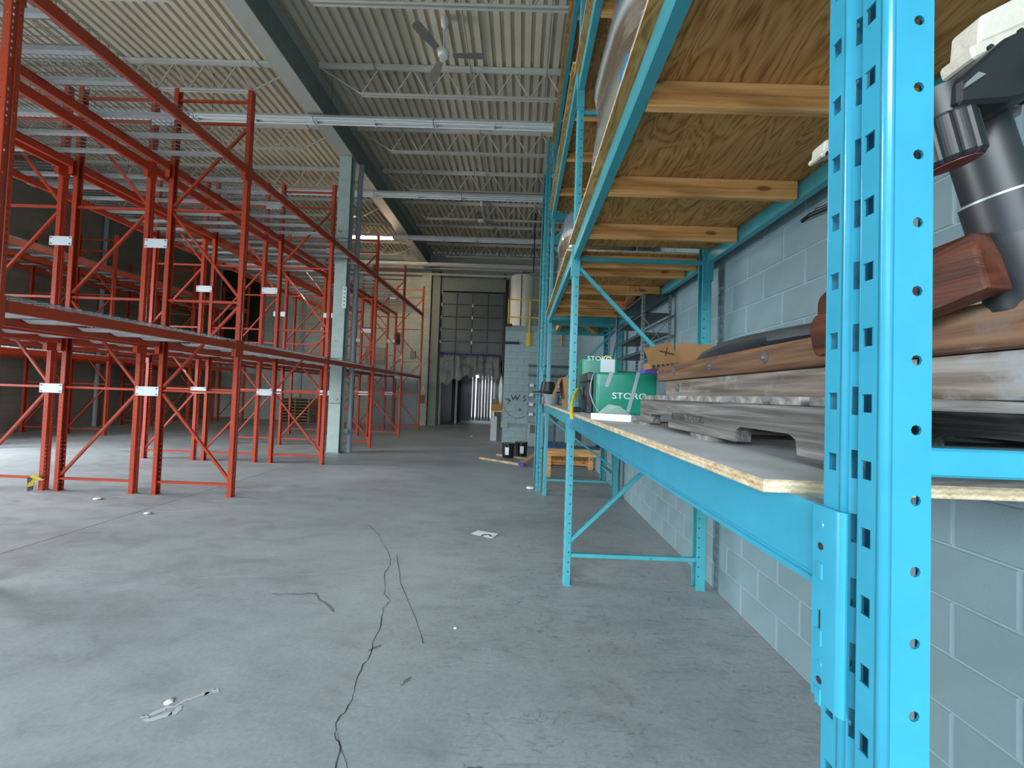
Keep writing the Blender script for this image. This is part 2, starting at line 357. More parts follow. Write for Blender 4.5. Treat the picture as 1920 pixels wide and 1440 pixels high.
# saw-cut joints and cracks of the slab
j = MB()
for a, b in (((-4.36, -2), (-4.36, 18.1)), ((-13.7, 8.7), (1.5, 8.72))):
    dx, dy = b[0]-a[0], b[1]-a[1]; l = math.hypot(dx, dy); nx, ny = -dy/l*.004, dx/l*.004
    j.add([(a[0]-nx, a[1]-ny, .0012), (b[0]-nx, b[1]-ny, .0012), (b[0]+nx, b[1]+ny, .0012), (a[0]+nx, a[1]+ny, .0012)], [(0, 1, 2, 3)])
j.build('expansion_joint', M['seam'], fl)
def crack(pts, w0, w1, sub=4, jit=.006):
    out = []
    for (a, b) in zip(pts, pts[1:]):
        for k in range(sub):
            t = k/sub; out.append((a[0]+(b[0]-a[0])*t + random.uniform(-jit, jit), a[1]+(b[1]-a[1])*t + random.uniform(-jit, jit)))
    out.append(pts[-1]); m = MB(); vs = []; n = len(out)
    for i, p in enumerate(out):
        q0, q1 = out[max(i-1, 0)], out[min(i+1, n-1)]; dx, dy = q1[0]-q0[0], q1[1]-q0[1]; l = math.hypot(dx, dy) or 1
        w = (w0+(w1-w0)*i/n)*random.uniform(.4, 1.3)/2
        vs += [(p[0]-dy/l*w, p[1]+dx/l*w, .0016), (p[0]+dy/l*w, p[1]-dx/l*w, .0016)]
    m.add(vs, [(2*i, 2*i+1, 2*i+3, 2*i+2) for i in range(n-1)])
    return m.build('crack', M['crack'], fl)
crack([(-1.142, 3.732), (-1.06, 3.526), (-1.058, 3.336), (-.945, 3.02), (-.874, 2.923), (-.888, 2.814), (-.838, 2.614), (-.817, 2.431), (-.794, 2.288), (-.806, 2.228), (-.787, 2.12), (-.765, 2.023), (-.761, 1.933), (-.775, 1.87), (-.756, 1.794), (-.691, 1.71), (-.67, 1.62), (-.70, 1.45)], .005, .005)
crack([(-1.662, 4.564), (-1.411, 4.218), (-1.142, 3.732)], .003, .004)
crack([(-1.079, 3.738), (-.878, 3.195), (-.635, 2.711), (-.525, 2.45)], .004, .005, 3, .006)
wc = crack([(-5.2, 3.24), (-4.063, 3.206), (-3.018, 3.182), (-2.411, 3.16), (-1.71, 3.248), (-1.104, 3.472)], .004, .004, 6, .02); wc.data.materials.clear(); wc.data.materials.append(M['chalk'])
crack([(-.75, 1.80), (-.62, 1.62), (-.56, 1.52)], .003, .003, 4, .006)

for pts, nm in (([(-1.62, 1.86), (-1.55, 1.93), (-1.47, 1.99), (-1.43, 2.02)], 'chalk_mark'), ([(-1.64, 1.85), (-1.60, 1.83), (-1.54, 1.86), (-1.52, 1.91)], 'chalk_mark'), ([(-4.25, 4.72), (-4.05, 4.70), (-3.85, 4.78), (-3.72, 4.86)], 'chalk_mark'), ([(-3.95, 5.25), (-3.80, 5.20), (-3.6, 5.22)], 'chalk_mark'), ([(-5.25, 5.25), (-5.1, 5.22), (-4.95, 5.25)], 'chalk_mark'), ([(-6.35, 5.26), (-6.2, 5.22), (-6.05, 5.26)], 'chalk_mark'), ([(-.26, 1.58), (-.20, 1.58), (-.15, 1.585)], 'chalk_mark')):
    o = crack(pts, .018, .03, 5, .012); o.name = nm; o.data.materials.clear(); o.data.materials.append(M['chalk'])
for pts in ([(-1.75, 2.95), (-1.45, 2.98), (-1.2, 2.75)], [(-.55, 2.10), (-.52, 2.16)], [(-.82, 2.36), (-.77, 2.42)], [(-.3, 1.62), (-.2, 1.65), (-.1, 1.66)]):
    o = crack(pts, .012, .02, 6, .008); o.name = 'scuff_mark'; o.data.materials.clear(); o.data.materials.append(M['scuff'])
# ceiling: ribbed steel roof deck, ribs along the depth of the hall
cm = MB(); pch = .18; n = int((XR - XL)/pch)+1; vs = []
for i in range(n+1):
    x = XL + i*pch
    for dx, z in ((0, ZC), (.105, ZC), (.115, ZC+.07), (.170, ZC+.07)): vs += [(x+dx, YF, z), (x+dx, YB, z)]
cm.add(vs, [(2*i, 2*i+1, 2*i+3, 2*i+2) for i in range(len(vs)//2-1)])
cm.box(XL-.3, XR+.3, YF-.3, YB+.3, ZC+.08, ZC+.22)
struct(cm.build('ceiling', M['deck']))

# right wall: painted concrete blocks, each its own piece near the camera
wr = struct(box('wall_right', M['mortar'], XR+.004, XR+.25, YF, YB, 0, ZC))
def block_mesh(name, mat, l=.390, h=.194, d=.02, c=.005):
    a, b = l/2, h/2; m = MB()  # face looks to -x
    o = [(0, -a, -b), (0, a, -b), (0, a, b), (0, -a, b)]; i = [(-.0, -a+c, -b+c), (-.0, a-c, -b+c), (-.0, a-c, b-c), (-.0, -a+c, b-c)]
    m.add([(d*.5, y, z) for _, y, z in o] + [(c, y, z) for _, y, z in o] + [(0, y, z) for _, y, z in i],
          [(0, 1, 5, 4), (1, 2, 6, 5), (2, 3, 7, 6), (3, 0, 4, 7), (4, 5, 9, 8), (5, 6, 10, 9), (6, 7, 11, 10), (7, 4, 8, 11), (8, 9, 10, 11)])
    return m.mesh(name, mat)
bmesh_r = block_mesh('block', M['block'])
cand = []
for r in range(int(ZC/.2)):
    for k in range(-26, 54):
        y = 3.316 + .4*k + (.2 if r % 2 == 0 else 0) ; z = r*.2+.1
        if y < YF+.2 or y > YB-.2: continue
        u = 1.6/max(y, .01); w = (z-H)/max(y, .01)
        seen = .5 < y < 9 and u < 1.5 and -1.0 < w < .95 and not (z > 2.75 and y < 6.2)
        cand.append((y if seen else 100+y, y, z))
cand.sort(); rest = MB()
for i, (_, y, z) in enumerate(cand):
    if i < 295 and _ < 100: link('block', bmesh_r, wr, (XR, y, z))
    else: rest.add([(XR, y-.194, z-.094), (XR, y+.194, z-.094), (XR, y+.194, z+.094), (XR, y-.194, z+.094), (XR+.01, y-.197, z-.097), (XR+.01, y+.197, z-.097), (XR+.01, y+.197, z+.097), (XR+.01, y-.197, z+.097)], [(0, 1, 2, 3), (0, 4, 5, 1), (1, 5, 6, 2), (2, 6, 7, 3), (3, 7, 4, 0)])
rb = rest.build('block_courses', M['block'], wr); rb['kind'] = 'stuff'
# left, back and front walls with their openings
lw = MB()
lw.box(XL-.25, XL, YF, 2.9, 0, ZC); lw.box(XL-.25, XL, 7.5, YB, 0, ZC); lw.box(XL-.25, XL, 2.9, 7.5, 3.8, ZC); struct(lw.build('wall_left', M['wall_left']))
bw = MB(); DX0, DX1, DZ = -3.72, -.82, 6.1
bw.box(XL, DX0-.02, YB, YB+.25, 0, ZC); bw.box(DX1, XR, YB, YB+.25, 0, ZC); bw.box(DX0-.02, DX1, YB, YB+.25, 6.1, ZC); struct(bw.build('wall_back', M['wall_back']))
fw = MB(); fw.box(XL, -11.5, YF-.25, YF, 0, ZC); fw.box(1.2, XR, YF-.25, YF, 0, ZC); fw.box(-11.5, 1.2, YF-.25, YF, 4.4, ZC); struct(fw.build('wall_front', M['wall_back']))
# pilaster left of the dock door and grey corner strip right of it
struct(box('trim_1', M['wall_back'], -4.52, -4.12, YB-.28, YB, 0, 6.9)); struct(box('trim_2', M['lintel'], -4.08, -3.74, YB-.16, YB, 0, ZC-.5))
struct(box('trim_3', M['lintel'], DX0, DX1, YB-.02, YB+.1, 6.1, 6.85))
# corridor beyond the door
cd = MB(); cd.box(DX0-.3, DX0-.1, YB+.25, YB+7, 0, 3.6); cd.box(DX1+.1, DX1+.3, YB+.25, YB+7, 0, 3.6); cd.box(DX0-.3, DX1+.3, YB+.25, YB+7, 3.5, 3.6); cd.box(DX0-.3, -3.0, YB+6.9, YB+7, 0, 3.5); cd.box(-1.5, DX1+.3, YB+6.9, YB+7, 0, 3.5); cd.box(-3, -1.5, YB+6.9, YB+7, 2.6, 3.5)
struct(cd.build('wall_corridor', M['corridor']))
struct(box('trim_4', M['doordark'], -13.7, -11.7, YB-.03, YB, 3.2, 6.7))
# grey double door on the back wall
d2 = struct(box('door_2', M['greydoor'], -6.6, -4.6, YB-.06, YB, 0, 2.05)); MB().box(-5.62, -5.58, YB-.065, YB-.058, 0, 2.05).build('door_gap', M['doordark'], d2)

# storeroom block wall facing the hall, with parapet
SY = 12.25; SX0 = -.50
wm = struct(box('wall_middle', M['inner'], SX0, XR-.01, SY+.006, SY+.25, 0, 3.58))
bm2 = MB().box(-.195, .195, -.004, .02, -.095, .095).mesh('storeroom_block', M['inner'], bevel=.004)
for r in range(17):
    x = SX0 + (.0 if r % 2 else -.2)
    while x < XR-.02:
        x0, x1 = max(x, SX0), min(x+.4, XR-.02)
        if x1-x0 > .1: link('block', bm2, wm, ((x0+x1)/2, SY, r*.2+.1), scale=((x1-x0)/.4, 1, 1))
        x += .4
side = MB().box(SX0-.0, SX0+.2, SY+.25, YB, 0, 3.58); struct(side.build('wall_storeroom', M['inner']))
struct(box('trim_5', M['lintel'], SX0+.03, .72, SY-.03, SY+.6, 3.44, 3.60)); struct(box('trim_6', M['inner'], SX0, XR-.01, SY+.25, YB, 3.4, 3.56))

# ---------------------------------------------------------------- roof girder, column, downpipe
gx = -4.29
g = thing('roof_girder', (gx, 7.5, 7.0), 'deep painted steel roof girder running the length of the hall over the column', 'girder')
MB().box(gx-.16, gx+.16, YF+.05, YB-.02, 7.0, 7.025).build('bottom_flange', M['girder'], g)
MB().box(gx-.012, gx+.012, YF+.05, YB-.02, 7.025, 7.70).build('web', M['colshade'], g)  # shadow on the girder web put in by this darker paint
MB().box(gx-.16, gx+.16, YF+.05, YB-.02, 7.70, 7.725).build('top_flange', M['girder'], g)
c = thing('steel_column', (gx, 9.46, 0), 'pale green grey painted column standing inside the front red rack row', 'column')
MB().box(-4.435, -4.155, 9.36, 9.385, 0, 6.99).build('front_flange', M['column'], c); MB().box(-4.435, -4.155, 9.58, 9.605, 0, 6.99).build('rear_flange', M['column'], c)
MB().box(-4.33, -4.26, 9.385, 9.58, 0, 6.99).build('web', M['colshade'], c); MB().box(-4.46, -4.13, 9.34, 9.62, 0, .02).build('base_plate', M['colshade'], c)
pl = MB().box(-4.21, -4.12, 9.335, 9.36, 3.38, 3.88).build('sign_strip', M['plate'], c)
for k in range(5): MB().tube((-4.165, 9.334, 3.45+.09*k), (-4.165, 9.330, 3.45+.09*k), .014, 8).build('hole', M['ink'], pl)
for z in (1.15, 2.2, 4.93, 5.02): MB().box(-4.45, -4.14, 9.352, 9.362, z, z+.012).build('tie_wire', M['shelfdk'], c)
dp = thing('downpipe', (-4.06, 9.62, 0), 'grey plastic rainwater downpipe beside the column with a cleanout at its foot', 'pipe')
MB().path([(-4.03, 9.70, 6.95), (-4.03, 9.66, 6.8), (-4.03, 9.62, 6.55), (-4.03, 9.62, 0)], .06, 14).build('pipe', M['pipe'], dp, smooth=True)
MB().tube((-4.03, 9.62, .0), (-4.03, 9.62, .22), .072, 14).build('coupling', M['pipe'], dp, smooth=True)
MB().tube((-4.03, 9.62, .42), (-4.045, 9.47, .52), .062, 14).build('cleanout', M['pipe'], dp, smooth=True); MB().tube((-4.03, 9.62, .36), (-4.03, 9.62, .54), .07, 14).build('collar', M['pipe'], dp, smooth=True)
for z in (2.2, 4.2, 5.2): MB().tube((-4.03, 9.62, z), (-4.03, 9.62, z+.09), .066, 14).build('coupling', M['pipe'], dp, smooth=True)
# ---------------------------------------------------------------- bar joists
def joist(x0, x1, y, label, e0, e1):
    t = thing('bar_joist', ((x0+x1)/2, y, 7.2), label, 'roof joist', 'white open web joists under the roof deck')
    tc = MB(); 
    for s in (-1, 1): tc.box(x0, x1, y+s*.012-.004, y+s*.012+.004, 7.70, 7.78); tc.box(x0, x1, min(y+s*.012, y+s*.055), max(y+s*.012, y+s*.055), 7.77, 7.79)
    tc.build('top_chord', M['joist'], t)
    bc = MB(); b0, b1 = x0+e0, x1-e1
    for s in (-1, 1): bc.box(b0, b1, y+s*.012-.004, y+s*.012+.004, 7.20, 7.25); bc.box(b0, b1, min(y+s*.012, y+s*.05), max(y+s*.012, y+s*.05), 7.20, 7.207)
    bc.build('bottom_chord', M['joist'], t)
    n = max(2, round((b1-b0)/.62)); w = [(x0+.05, y, 7.70)]
    for k in range(n+1):
        w.append((b0+(b1-b0)*k/n, y, 7.22))
        if k < n: w.append((b0+(b1-b0)*(k+.5)/n, y, 7.74))
    w.append((x1-.05, y, 7.70)); wm_ = MB()
    for a, b in zip(w, w[1:]): wm_.bar(a, b, .02, .02)
    wm_.build('web_bar', M['joist'], t)
JY = [3.97 + 1.845*k for k in range(8)]
for k, y in enumerate(JY):
    joist(XL+.05, gx-.17, y, f'white open web roof joist left of the girder, {ORD[k]} from the camera', .3, .95)
    joist(gx+.17, XR-.02, y, f'white open web roof joist right of the girder, {ORD[k]} from the camera', .85, .3)
for x, lb in ((-3.0, 'thin conduit under the roof deck just right of the girder'), (-1.15, 'thin conduit under the roof deck beyond the near ceiling fan'), (.3, 'thin conduit under the roof deck nearest the blue rack'), (-5.25, 'thin conduit under the roof deck just left of the girder'), (-8.1, 'thin conduit under the roof deck above the red racks')):
    m = MB(); m.tube((x, YF+.1, 7.685), (x, YB-.05, 7.685), .014, 6); tag(m.build('conduit', M['conduit'], smooth=True), lb, 'conduit')
# ---------------------------------------------------------------- light fixtures
def fixture(x0, x1, y, z, label, lit=False):
    t = thing('strip_light', ((x0+x1)/2, y, z), label, 'strip light', 'fluorescent strip lights hung in four rows')
    MB().prism([(y-.05, z+.14), (y+.05, z+.14), (y+.11, z+.055), (y+.11, z+.04), (y-.11, z+.04), (y-.11, z+.055)], 'x', x0, x1).build('housing', M['lampwhite'], t)
    for s in (-1, 1):
        MB().tube((x0+.03, y+s*.06, z+.018), (x1-.03, y+s*.06, z+.018), .017, 8).build('tube', M['tube_on' if lit else 'tube_off'], t, smooth=True)
    for x in (x0+.015, (x0+x1)/2, x1-.015): MB().box(x-.014, x+.014, y-.085, y+.085, z, z+.045).build('lamp_holder', M['lampwhite'], t)
    MB().tube((x0+.3, y, z+.14), (x0+.3, y, 7.78), .004, 4).build('hanger', M['shelfdk'], t)
for r, (y, xe) in enumerate(((7.95, .49), (10.95, .62), (14.05, .70), (16.95, .75))):
    x = xe; k = 0
    while x > -12.5:
        w = 2.4
        lit = (r == 2 and -6.9 < x-1.2 < -4.5)
        lb = f'{"lit" if lit else "unlit"} fluorescent strip light, {ORD[k]} from the right in the {["nearest", "second", "third", "farthest"][r]} ceiling row'
        if r == 2 and k == 2:  # this row: only the stretch left of the girder burns
            fixture(-4.6, x, y, 6.82, lb.replace('lit fl', 'lit fl') if not lit else lb.replace('lit', 'unlit')); x = -4.62; k += 1; continue
        if r == 2 and k == 3: fixture(-6.3, x, y, 6.82, f'lit fluorescent strip light glowing white beyond the column', True); x = -6.32; k += 1; continue
        fixture(x-w+.02, x, y, 6.82, f'unlit fluorescent strip light, {ORD[k]} from the right in the {["nearest", "second", "third", "farthest"][r]} ceiling row'); x -= w; k += 1
# ---------------------------------------------------------------- ceiling fans
def fan(x, y, label, rot=0):
    t = thing('ceiling_fan', (x, y, 7.1), label, 'ceiling fan')
    MB().lathe((x, y, 7.1), [(.02, -.005), (.07, .0), (.095, .03), (.1, .07), (.085, .1), (.03, .12)], 20).build('motor_hub', M['fanw'], t, smooth=True)
    MB().tube((x, y, 7.2), (x, y, 7.62), .012, 8).build('downrod', M['fanw'], t, smooth=True)
    MB().lathe((x, y, 7.60), [(.03, 0), (.06, .03), (.068, .12), (.055, .17)], 16).build('canopy', M['fanw'], t, smooth=True)
    for k in range(3):
        a = rot + k*2*PI/3; ca, sa = math.cos(a), math.sin(a); m = MB(); vs = []
        for u, w in ((.16, .05), (.3, .062), (.5, .075), (.62, .075), (.67, .055), (.68, .02)):
            for v in (-w, w): vs += [(x+ca*u-sa*v, y+sa*u+ca*v, 7.13+.18*v), (x+ca*u-sa*v, y+sa*u+ca*v, 7.138+.18*v)]
        n = 6; fs = []
        for i in range(n-1):
            b = i*4; fs += [(b, b+4, b+6, b+2), (b+1, b+3, b+7, b+5), (b, b+1, b+5, b+4), (b+2, b+6, b+7, b+3)]
        fs += [(0, 2, 3, 1), (20, 21, 23, 22)]; b = m.add(vs, fs).build('blade', M['fan'], t)
        MB().bar((x+ca*.07, y+sa*.07, 7.14), (x+ca*.2, y+sa*.2, 7.14), .03, .012).build('blade_arm', M['fanw'], t)
fan(-1.47, 6.6, 'grey three bladed ceiling fan with white hub, nearest the camera', .0)
fan(-1.45, 13.05, 'small looking three bladed ceiling fan far back under the dark roof', .5)

# ---------------------------------------------------------------- red pallet racking
ZT = 5.55
def red_post_mesh():
    m = MB(); z0, z1 = 0, ZT
    m.strip((.058, 0), (.003, 0), z0, z1, (.027, .009, .009, .0635, .1, 'rd')); m.strip((.003, 0), (0, .003), z0, z1)
    m.strip((0, .003), (0, .030), z0, z1, (.014, .012, .02, .0508, .1, 'sq')); m.strip((0, .030), (.006, .033), z0, z1)
    m.strip((.006, .033), (.006, .045), z0, z1); m.strip((.006, .045), (0, .048), z0, z1)
    m.strip((0, .048), (0, .075), z0, z1, (.013, .012, .02, .0508, .1, 'sq')); m.strip((0, .075), (.003, .078), z0, z1); m.strip((.003, .078), (.058, .078), z0, z1, (.028, .009, .009, .0635, .1, 'rd'))
    m.strip((.058, 0), (.058, .014), z0, z1); m.strip((.058, .078), (.058, .064), z0, z1)
    return m.mesh('red_post', M['red'])
RP = red_post_mesh()
FOOT = MB().box(-.004, .07, -.006, .084, 0, .006).mesh('foot_plate', M['red'])
CHIP = MB().box(.0, .03, -.03, -.022, 0, .012).mesh('shim', M['fillglass'])
def brace_meshes(d, yw=.039, w=.03):
    out = [MB().bar((.05, yw, z), (d-.05, yw, z), w, w).mesh('red_strut', M['red']) for z in (.163, 1.394, 2.619, 3.864, 5.084, 5.396)]
    out += [MB().bar(a, b, w, w, (0, 1, 0)).mesh('red_diagonal', M['red']) for a, b in (((.05, yw, .21), (d-.05, yw, 1.35)), ((d-.05, yw, 1.44), (.05, yw, 2.57)), ((.05, yw, 2.68), (d-.05, yw, 3.82)), ((d-.05, yw, 3.91), (.05, yw, 5.04)))]
    return out
def red_frame(t, x0, d, s, Y, bm_):
    link('post', RP, t, (x0, Y, 0), scale=(s, 1, 1)); link('post', RP, t, (x0+s*d, Y, 0), scale=(-s, 1, 1))
    for i, me in enumerate(bm_): link('strut' if i < 6 else 'diagonal_brace', me, t, (x0, Y, 0), scale=(s, 1, 1))
    link('foot_plate', FOOT, t, (x0, Y, 0), scale=(s, 1, 1)); link('foot_plate', FOOT, t, (x0+s*d, Y, 0), scale=(-s, 1, 1))
def red_beam_mesh(h, L):
    return MB().prism([(.0, 0), (.045, 0), (.045, h-.03), (.026, h-.03), (.026, h), (0, h)], 'y', 0, L).mesh('red_beam', M['red'], bevel=.003)
CONN = MB().box(-.006, .0, .0, .07, -.10, .12).box(-.006, .052, -.004, .002, -.10, .12).mesh('red_connector', M['red'])
def deck_mesh(L, Dp):
    m = MB(); r = .005
    nx = 14; ny = 17
    for k in range(nx+1):
        y = .02 + (L-.04)*k/nx
        m.bar((0, y, .03), (Dp, y, .03), r, r); m.bar((.001, y, .03), (.001, y, .001), r, r, (1, 0, 0)); m.bar((Dp-.001, y, .03), (Dp-.001, y, .001), r, r, (1, 0, 0))
    for k in range(ny+1): x = .003+(Dp-.006)*k/ny; m.bar((x, .0, .03+r), (x, L, .03+r), r, r)
    ch = MB(); a = .055   # flared end channel under the mesh, along x
    ch.prism([(.03, -.004), (Dp-.03, -.004), (Dp-.10, -.042), (.10, -.042)], 'y', -a/2, -a/2+.003); ch.prism([(.03, -.004), (Dp-.03, -.004), (Dp-.10, -.042), (.10, -.042)], 'y', a/2-.003, a/2)
    ch.add([(.10, -a/2, -.042), (Dp-.10, -a/2, -.042), (Dp-.10, a/2, -.042), (.10, a/2, -.042), (.03, -a/2, -.004), (.03, a/2, -.004), (Dp-.03, -a/2, -.004), (Dp-.03, a/2, -.004)], [(0, 1, 2, 3), (4, 0, 3, 5), (1, 6, 7, 2)])
    return m.mesh('wire_grid', M['wire']), ch.mesh('support_channel', M['galv'])
def red_row(name, label, x0, d, s, frames, lo, hi, rowname):
    t = thing('red_pallet_rack', (x0+s*d/2, frames[0], 0), label, 'pallet rack', 'rows of orange red pallet racking')
    bm_ = brace_meshes(d)
    for Y in frames: red_frame(t, x0, d, s, Y, bm_)
    L = frames[2]-frames[1]; bl = L-.078
    bms = {lo: red_beam_mesh(lo[1], bl), hi: red_beam_mesh(hi[1], bl)}
    dl = (bl-.02)/2; grid, chan = deck_mesh(dl, d-.0)
    xa = min(x0, x0+s*d)
    for b, Y in enumerate(frames[:-1]):
        for lv, ln in ((lo, 'lower'), (hi, 'upper')):
            for xx, sg in ((xa, 1), (xa+d, -1)):
                o = link('beam', bms[lv], t, (xx, Y+.078, lv[0]), scale=(sg, 1, 1))
                for yy, sy in ((Y+.078, -1), (Y+.078+bl, 1)):
                    q = link('end_connector', CONN, o, (0, 0, 0)); WL.pop(q); q.location = (0, (0 if sy < 0 else bl), 0); q.scale = (1, sy, 1)
            for hf in (0, 1):
                y0 = Y+.078+.005+hf*(dl+.01); zt = lv[0]+lv[1]
                dk = thing('wire_deck', (xa+d/2, y0+dl/2, zt), f'galvanized wire mesh deck, {ln} level of {rowname}, {ORD[b]} bay, {["near", "far"][hf]} half', 'wire deck', 'wire mesh decks on the red racks')
                link('wire_grid', grid, dk, (xa, y0, zt))
                for c_ in (.2, .5, .8): link('support_channel', chan, dk, (xa, y0+dl*c_, zt))
    return t
FR = [2.845, 5.40, 7.90, 10.40, 12.90, 15.40]
LO, HI = (1.98, .09), (4.375, .11)
rA = red_row('A', 'front row of tall orange red pallet rack beside the open floor, around the column', -3.805, 1.075, -1, FR, LO, HI, 'front red row')
rB = red_row('B', 'middle row of orange red pallet rack bolted behind the front row by white plates', -6.20, 1.07, 1, FR, LO, HI, 'middle red row')
rC = red_row('C', 'third row of orange red pallet rack, left of the middle row', -7.385, 1.04, 1, FR, LO, HI, 'third red row')
FD = [8.25, 11.0, 13.75, 16.5]
rD = red_row('D', 'far orange red pallet rack row across the left aisle, facing the aisle', -12.40, 1.08, 1, FD, (2.03, .12), (4.45, .14), 'far aisle red row')
rE = red_row('E', 'farthest orange red pallet rack row standing against the dark left wall', -13.66, 1.08, 1, FD, (2.03, .12), (4.45, .14), 'left wall red row')
plm = MB().box(-.155, .155, -.010, -.004, -.062, .062).mesh('spacer_plate', M['plate'], bevel=.002)
blt = MB().tube((0, -.016, 0), (0, -.008, 0), .011, 8).mesh('bolt', M['bolt'])
for i, Y in enumerate(FR):
    for xc, t, zs in ((-5.005, rA, (1.378, 3.385, 5.08)), (-6.31, rB, (1.375, 3.38))):
        for z in zs:
            p = link('spacer_plate', plm, t, (xc, Y, z)); p['label'] = 'white steel spacer plate'
            if i < 3:
                for a in (-.13, .13):
                    for b in (-.04, .04): link('bolt', blt, p, (xc+a, Y, z+b))
# ---------------------------------------------------------------- blue pallet racking
BX0, BX1 = .3985, 1.524
def blue_post_mesh(z1, mat, lip=.05):
    m = MB(); z0 = 0
    m.strip((lip, .014), (lip, 0), z0, z1)
    m.strip((lip, 0), (.008, 0), z0, z1, (.0165, .0118, .0118, .0762, 1.938-.0762*24, 'rd')); m.strip((.008, 0), (.0045, .0006), z0, z1); m.strip((.0045, .0006), (.0018, .0022), z0, z1); m.strip((.0018, .0022), (.0004, .0048), z0, z1); m.strip((.0004, .0048), (0, .008), z0, z1)
    m.strip((0, .008), (0, .031), z0, z1, (.013, .014, .021, .0762, 1.813-.0762*23, 'sq')); m.strip((0, .031), (.0012, .0335), z0, z1); m.strip((.0012, .0335), (.010, .037), z0, z1)
    m.strip((.010, .037), (.010, .0435), z0, z1); m.strip((.010, .0435), (.0045, .0515), z0, z1, (.0045, .0062, .034, .0762, 1.816-.0762*23, 'sq')); m.strip((.0045, .0515), (.0018, .0545), z0, z1); m.strip((.0018, .0545), (.0004, .057), z0, z1); m.strip((.0004, .057), (0, .060), z0, z1)
    m.strip((0, .060), (0, .083), z0, z1, (.0115, .014, .021, .0762, 1.815-.0762*23, 'sq')); m.strip((0, .083), (.0012, .0858), z0, z1); m.strip((.0012, .0858), (.004, .087), z0, z1)
    m.strip((.004, .087), (lip, .087), z0, z1, (.03, .0108, .0108, .0762, 1.938-.0762*24, 'rd')); m.strip((lip, .087), (lip, .073), z0, z1)
    return m.mesh('blue_post', mat, merge='soft')
BPn = blue_post_mesh(4.6, M['blue']); BP = blue_post_mesh(5.6, M['bluefar']); BPr = blue_post_mesh(4.6, M['bluefar'], .075)
br = thing('blue_pallet_rack', (.96, 3.3, 0), 'sky blue pallet rack of two bays with plywood shelves along the block wall', 'pallet rack')
FB = [.445, 3.26, 6.13]; BD = BX1-BX0
def solid(o, th, off=-1):
    m = o.modifiers.new('thickness', 'SOLIDIFY'); m.thickness = th; m.offset = off; return o
np_ = link('post', BPn, br, (BX0, FB[0], 0)); solid(np_, .0026, 0); np_['label'] = 'bright blue perforated front post nearest the camera'
for Y in FB[1:]: link('post', BP, br, (BX0, Y, 0))
for Y in FB: link('post', BPr, br, (BX1, Y, 0), scale=(-1, 1, 1))
def cchan(p0, p1, w, h, up=(0, 0, 1), mat=None, name='strut'):
    m = MB(); m.bar(p0, p1, w, h, up); return m.build(name, mat or M['bluefar'], br, bevel=.003)
x0b, x1b = BX0+.03, BX1-.04
for i, Y in enumerate(FB):
    yc = Y+.03 if i else Y+.022
    for z in (.232, 1.445, 2.63, 3.85, 5.0): 
        if i == 0 and z > 4.4: continue
        cchan((x0b, yc, z), (x1b, yc, z), .03, .032, mat=M['blue'] if i == 0 else None)
    zz = [(.33, 1.38), (1.52, 2.58), (2.7, 3.8), (3.9, 4.95)]
    for q, (a, b) in enumerate(zz):
        if i == 0 and q == 3: continue
        fl_ = (q % 2 == 0) != (i == 2)
        pa, pb = (x0b, yc, a if fl_ else b), (x1b, yc, b if fl_ else a)
        if i == 2 and q == 0: pa, pb = (x0b, yc, 1.18), (x1b, yc, .42)
        cchan(pa, pb, .03, .034, (0, 1, 0), name='diagonal_brace')
    for xx, sg in ((BX0, 1), (BX1, -1)): MB().box(min(xx-sg*.002, xx+sg*.06), max(xx-sg*.002, xx+sg*.06), Y-.003, Y+.09, 0, .006).build('foot_plate', M['bluefar'], br)
def blue_beam(ya, yb, z, h, front, mat):
    x, s = (BX0, 1) if front else (BX1, -1); w = .045
    pf = [(x, z), (x+s*w, z), (x+s*w, z+h-.025), (x+s*.028, z+h-.025), (x+s*.028, z+h), (x, z+h), (x, z+.016), (x+s*.003, z+.013), (x+s*.003, z+.010), (x, z+.008)]
    o = MB().prism(pf, 'y', ya, yb).build('beam', mat, br)
    return o
def connector(beam, Y, ydir, z, h, front, mat, detail=False):
    x, s = (BX0, 1) if front else (BX1, -1); y0, y1 = (Y+.045, Y+.092) if ydir > 0 else (Y-.005, Y+.042)
    zt, zb = z+h+.002, z+h-.24
    e = y1-.002; o1 = x-s*.009; inner = x-s*.0012
    if ydir > 0: pl_ = [(inner, y0), (o1+s*.005, y0-.0005), (o1+s*.0012, y0+.003), (o1, y0+.010), (o1, y1), (x+s*.05, y1), (x+s*.05, y1-.005), (inner, y1-.005)]
    else: pl_ = [(inner, y1), (o1+s*.005, y1+.0005), (o1+s*.0012, y1-.003), (o1, y1-.010), (o1, y0), (x+s*.05, y0), (x+s*.05, y0+.005), (inner, y0+.005)]
    return MB().prism(pl_, 'z', zb, zt).build('end_connector', mat, beam, smooth=True)
levels = {0: [(1.267, .107), (2.62, .10), (4.02, .10)], 1: [(1.267, .107), (2.62, .10), (4.22, .10), (5.24, .10)]}
for b, lv in levels.items():
    ya, yb = FB[b]+.0905, FB[b+1]-.004
    for i, (z, h) in enumerate(lv):
        for front in (True, False):
            mt = M['blue'] if (b == 0 and i == 0) else M['bluefar']
            o = blue_beam(ya, yb, z, h, front, mt)
            if not (b == 0 and z > 4): connector(o, FB[b], 1, z, h, front, mt, b == 0)
            connector(o, FB[b+1], -1, z, h, front, mt)
            if b == 0 and i == 0 and front: nb = o
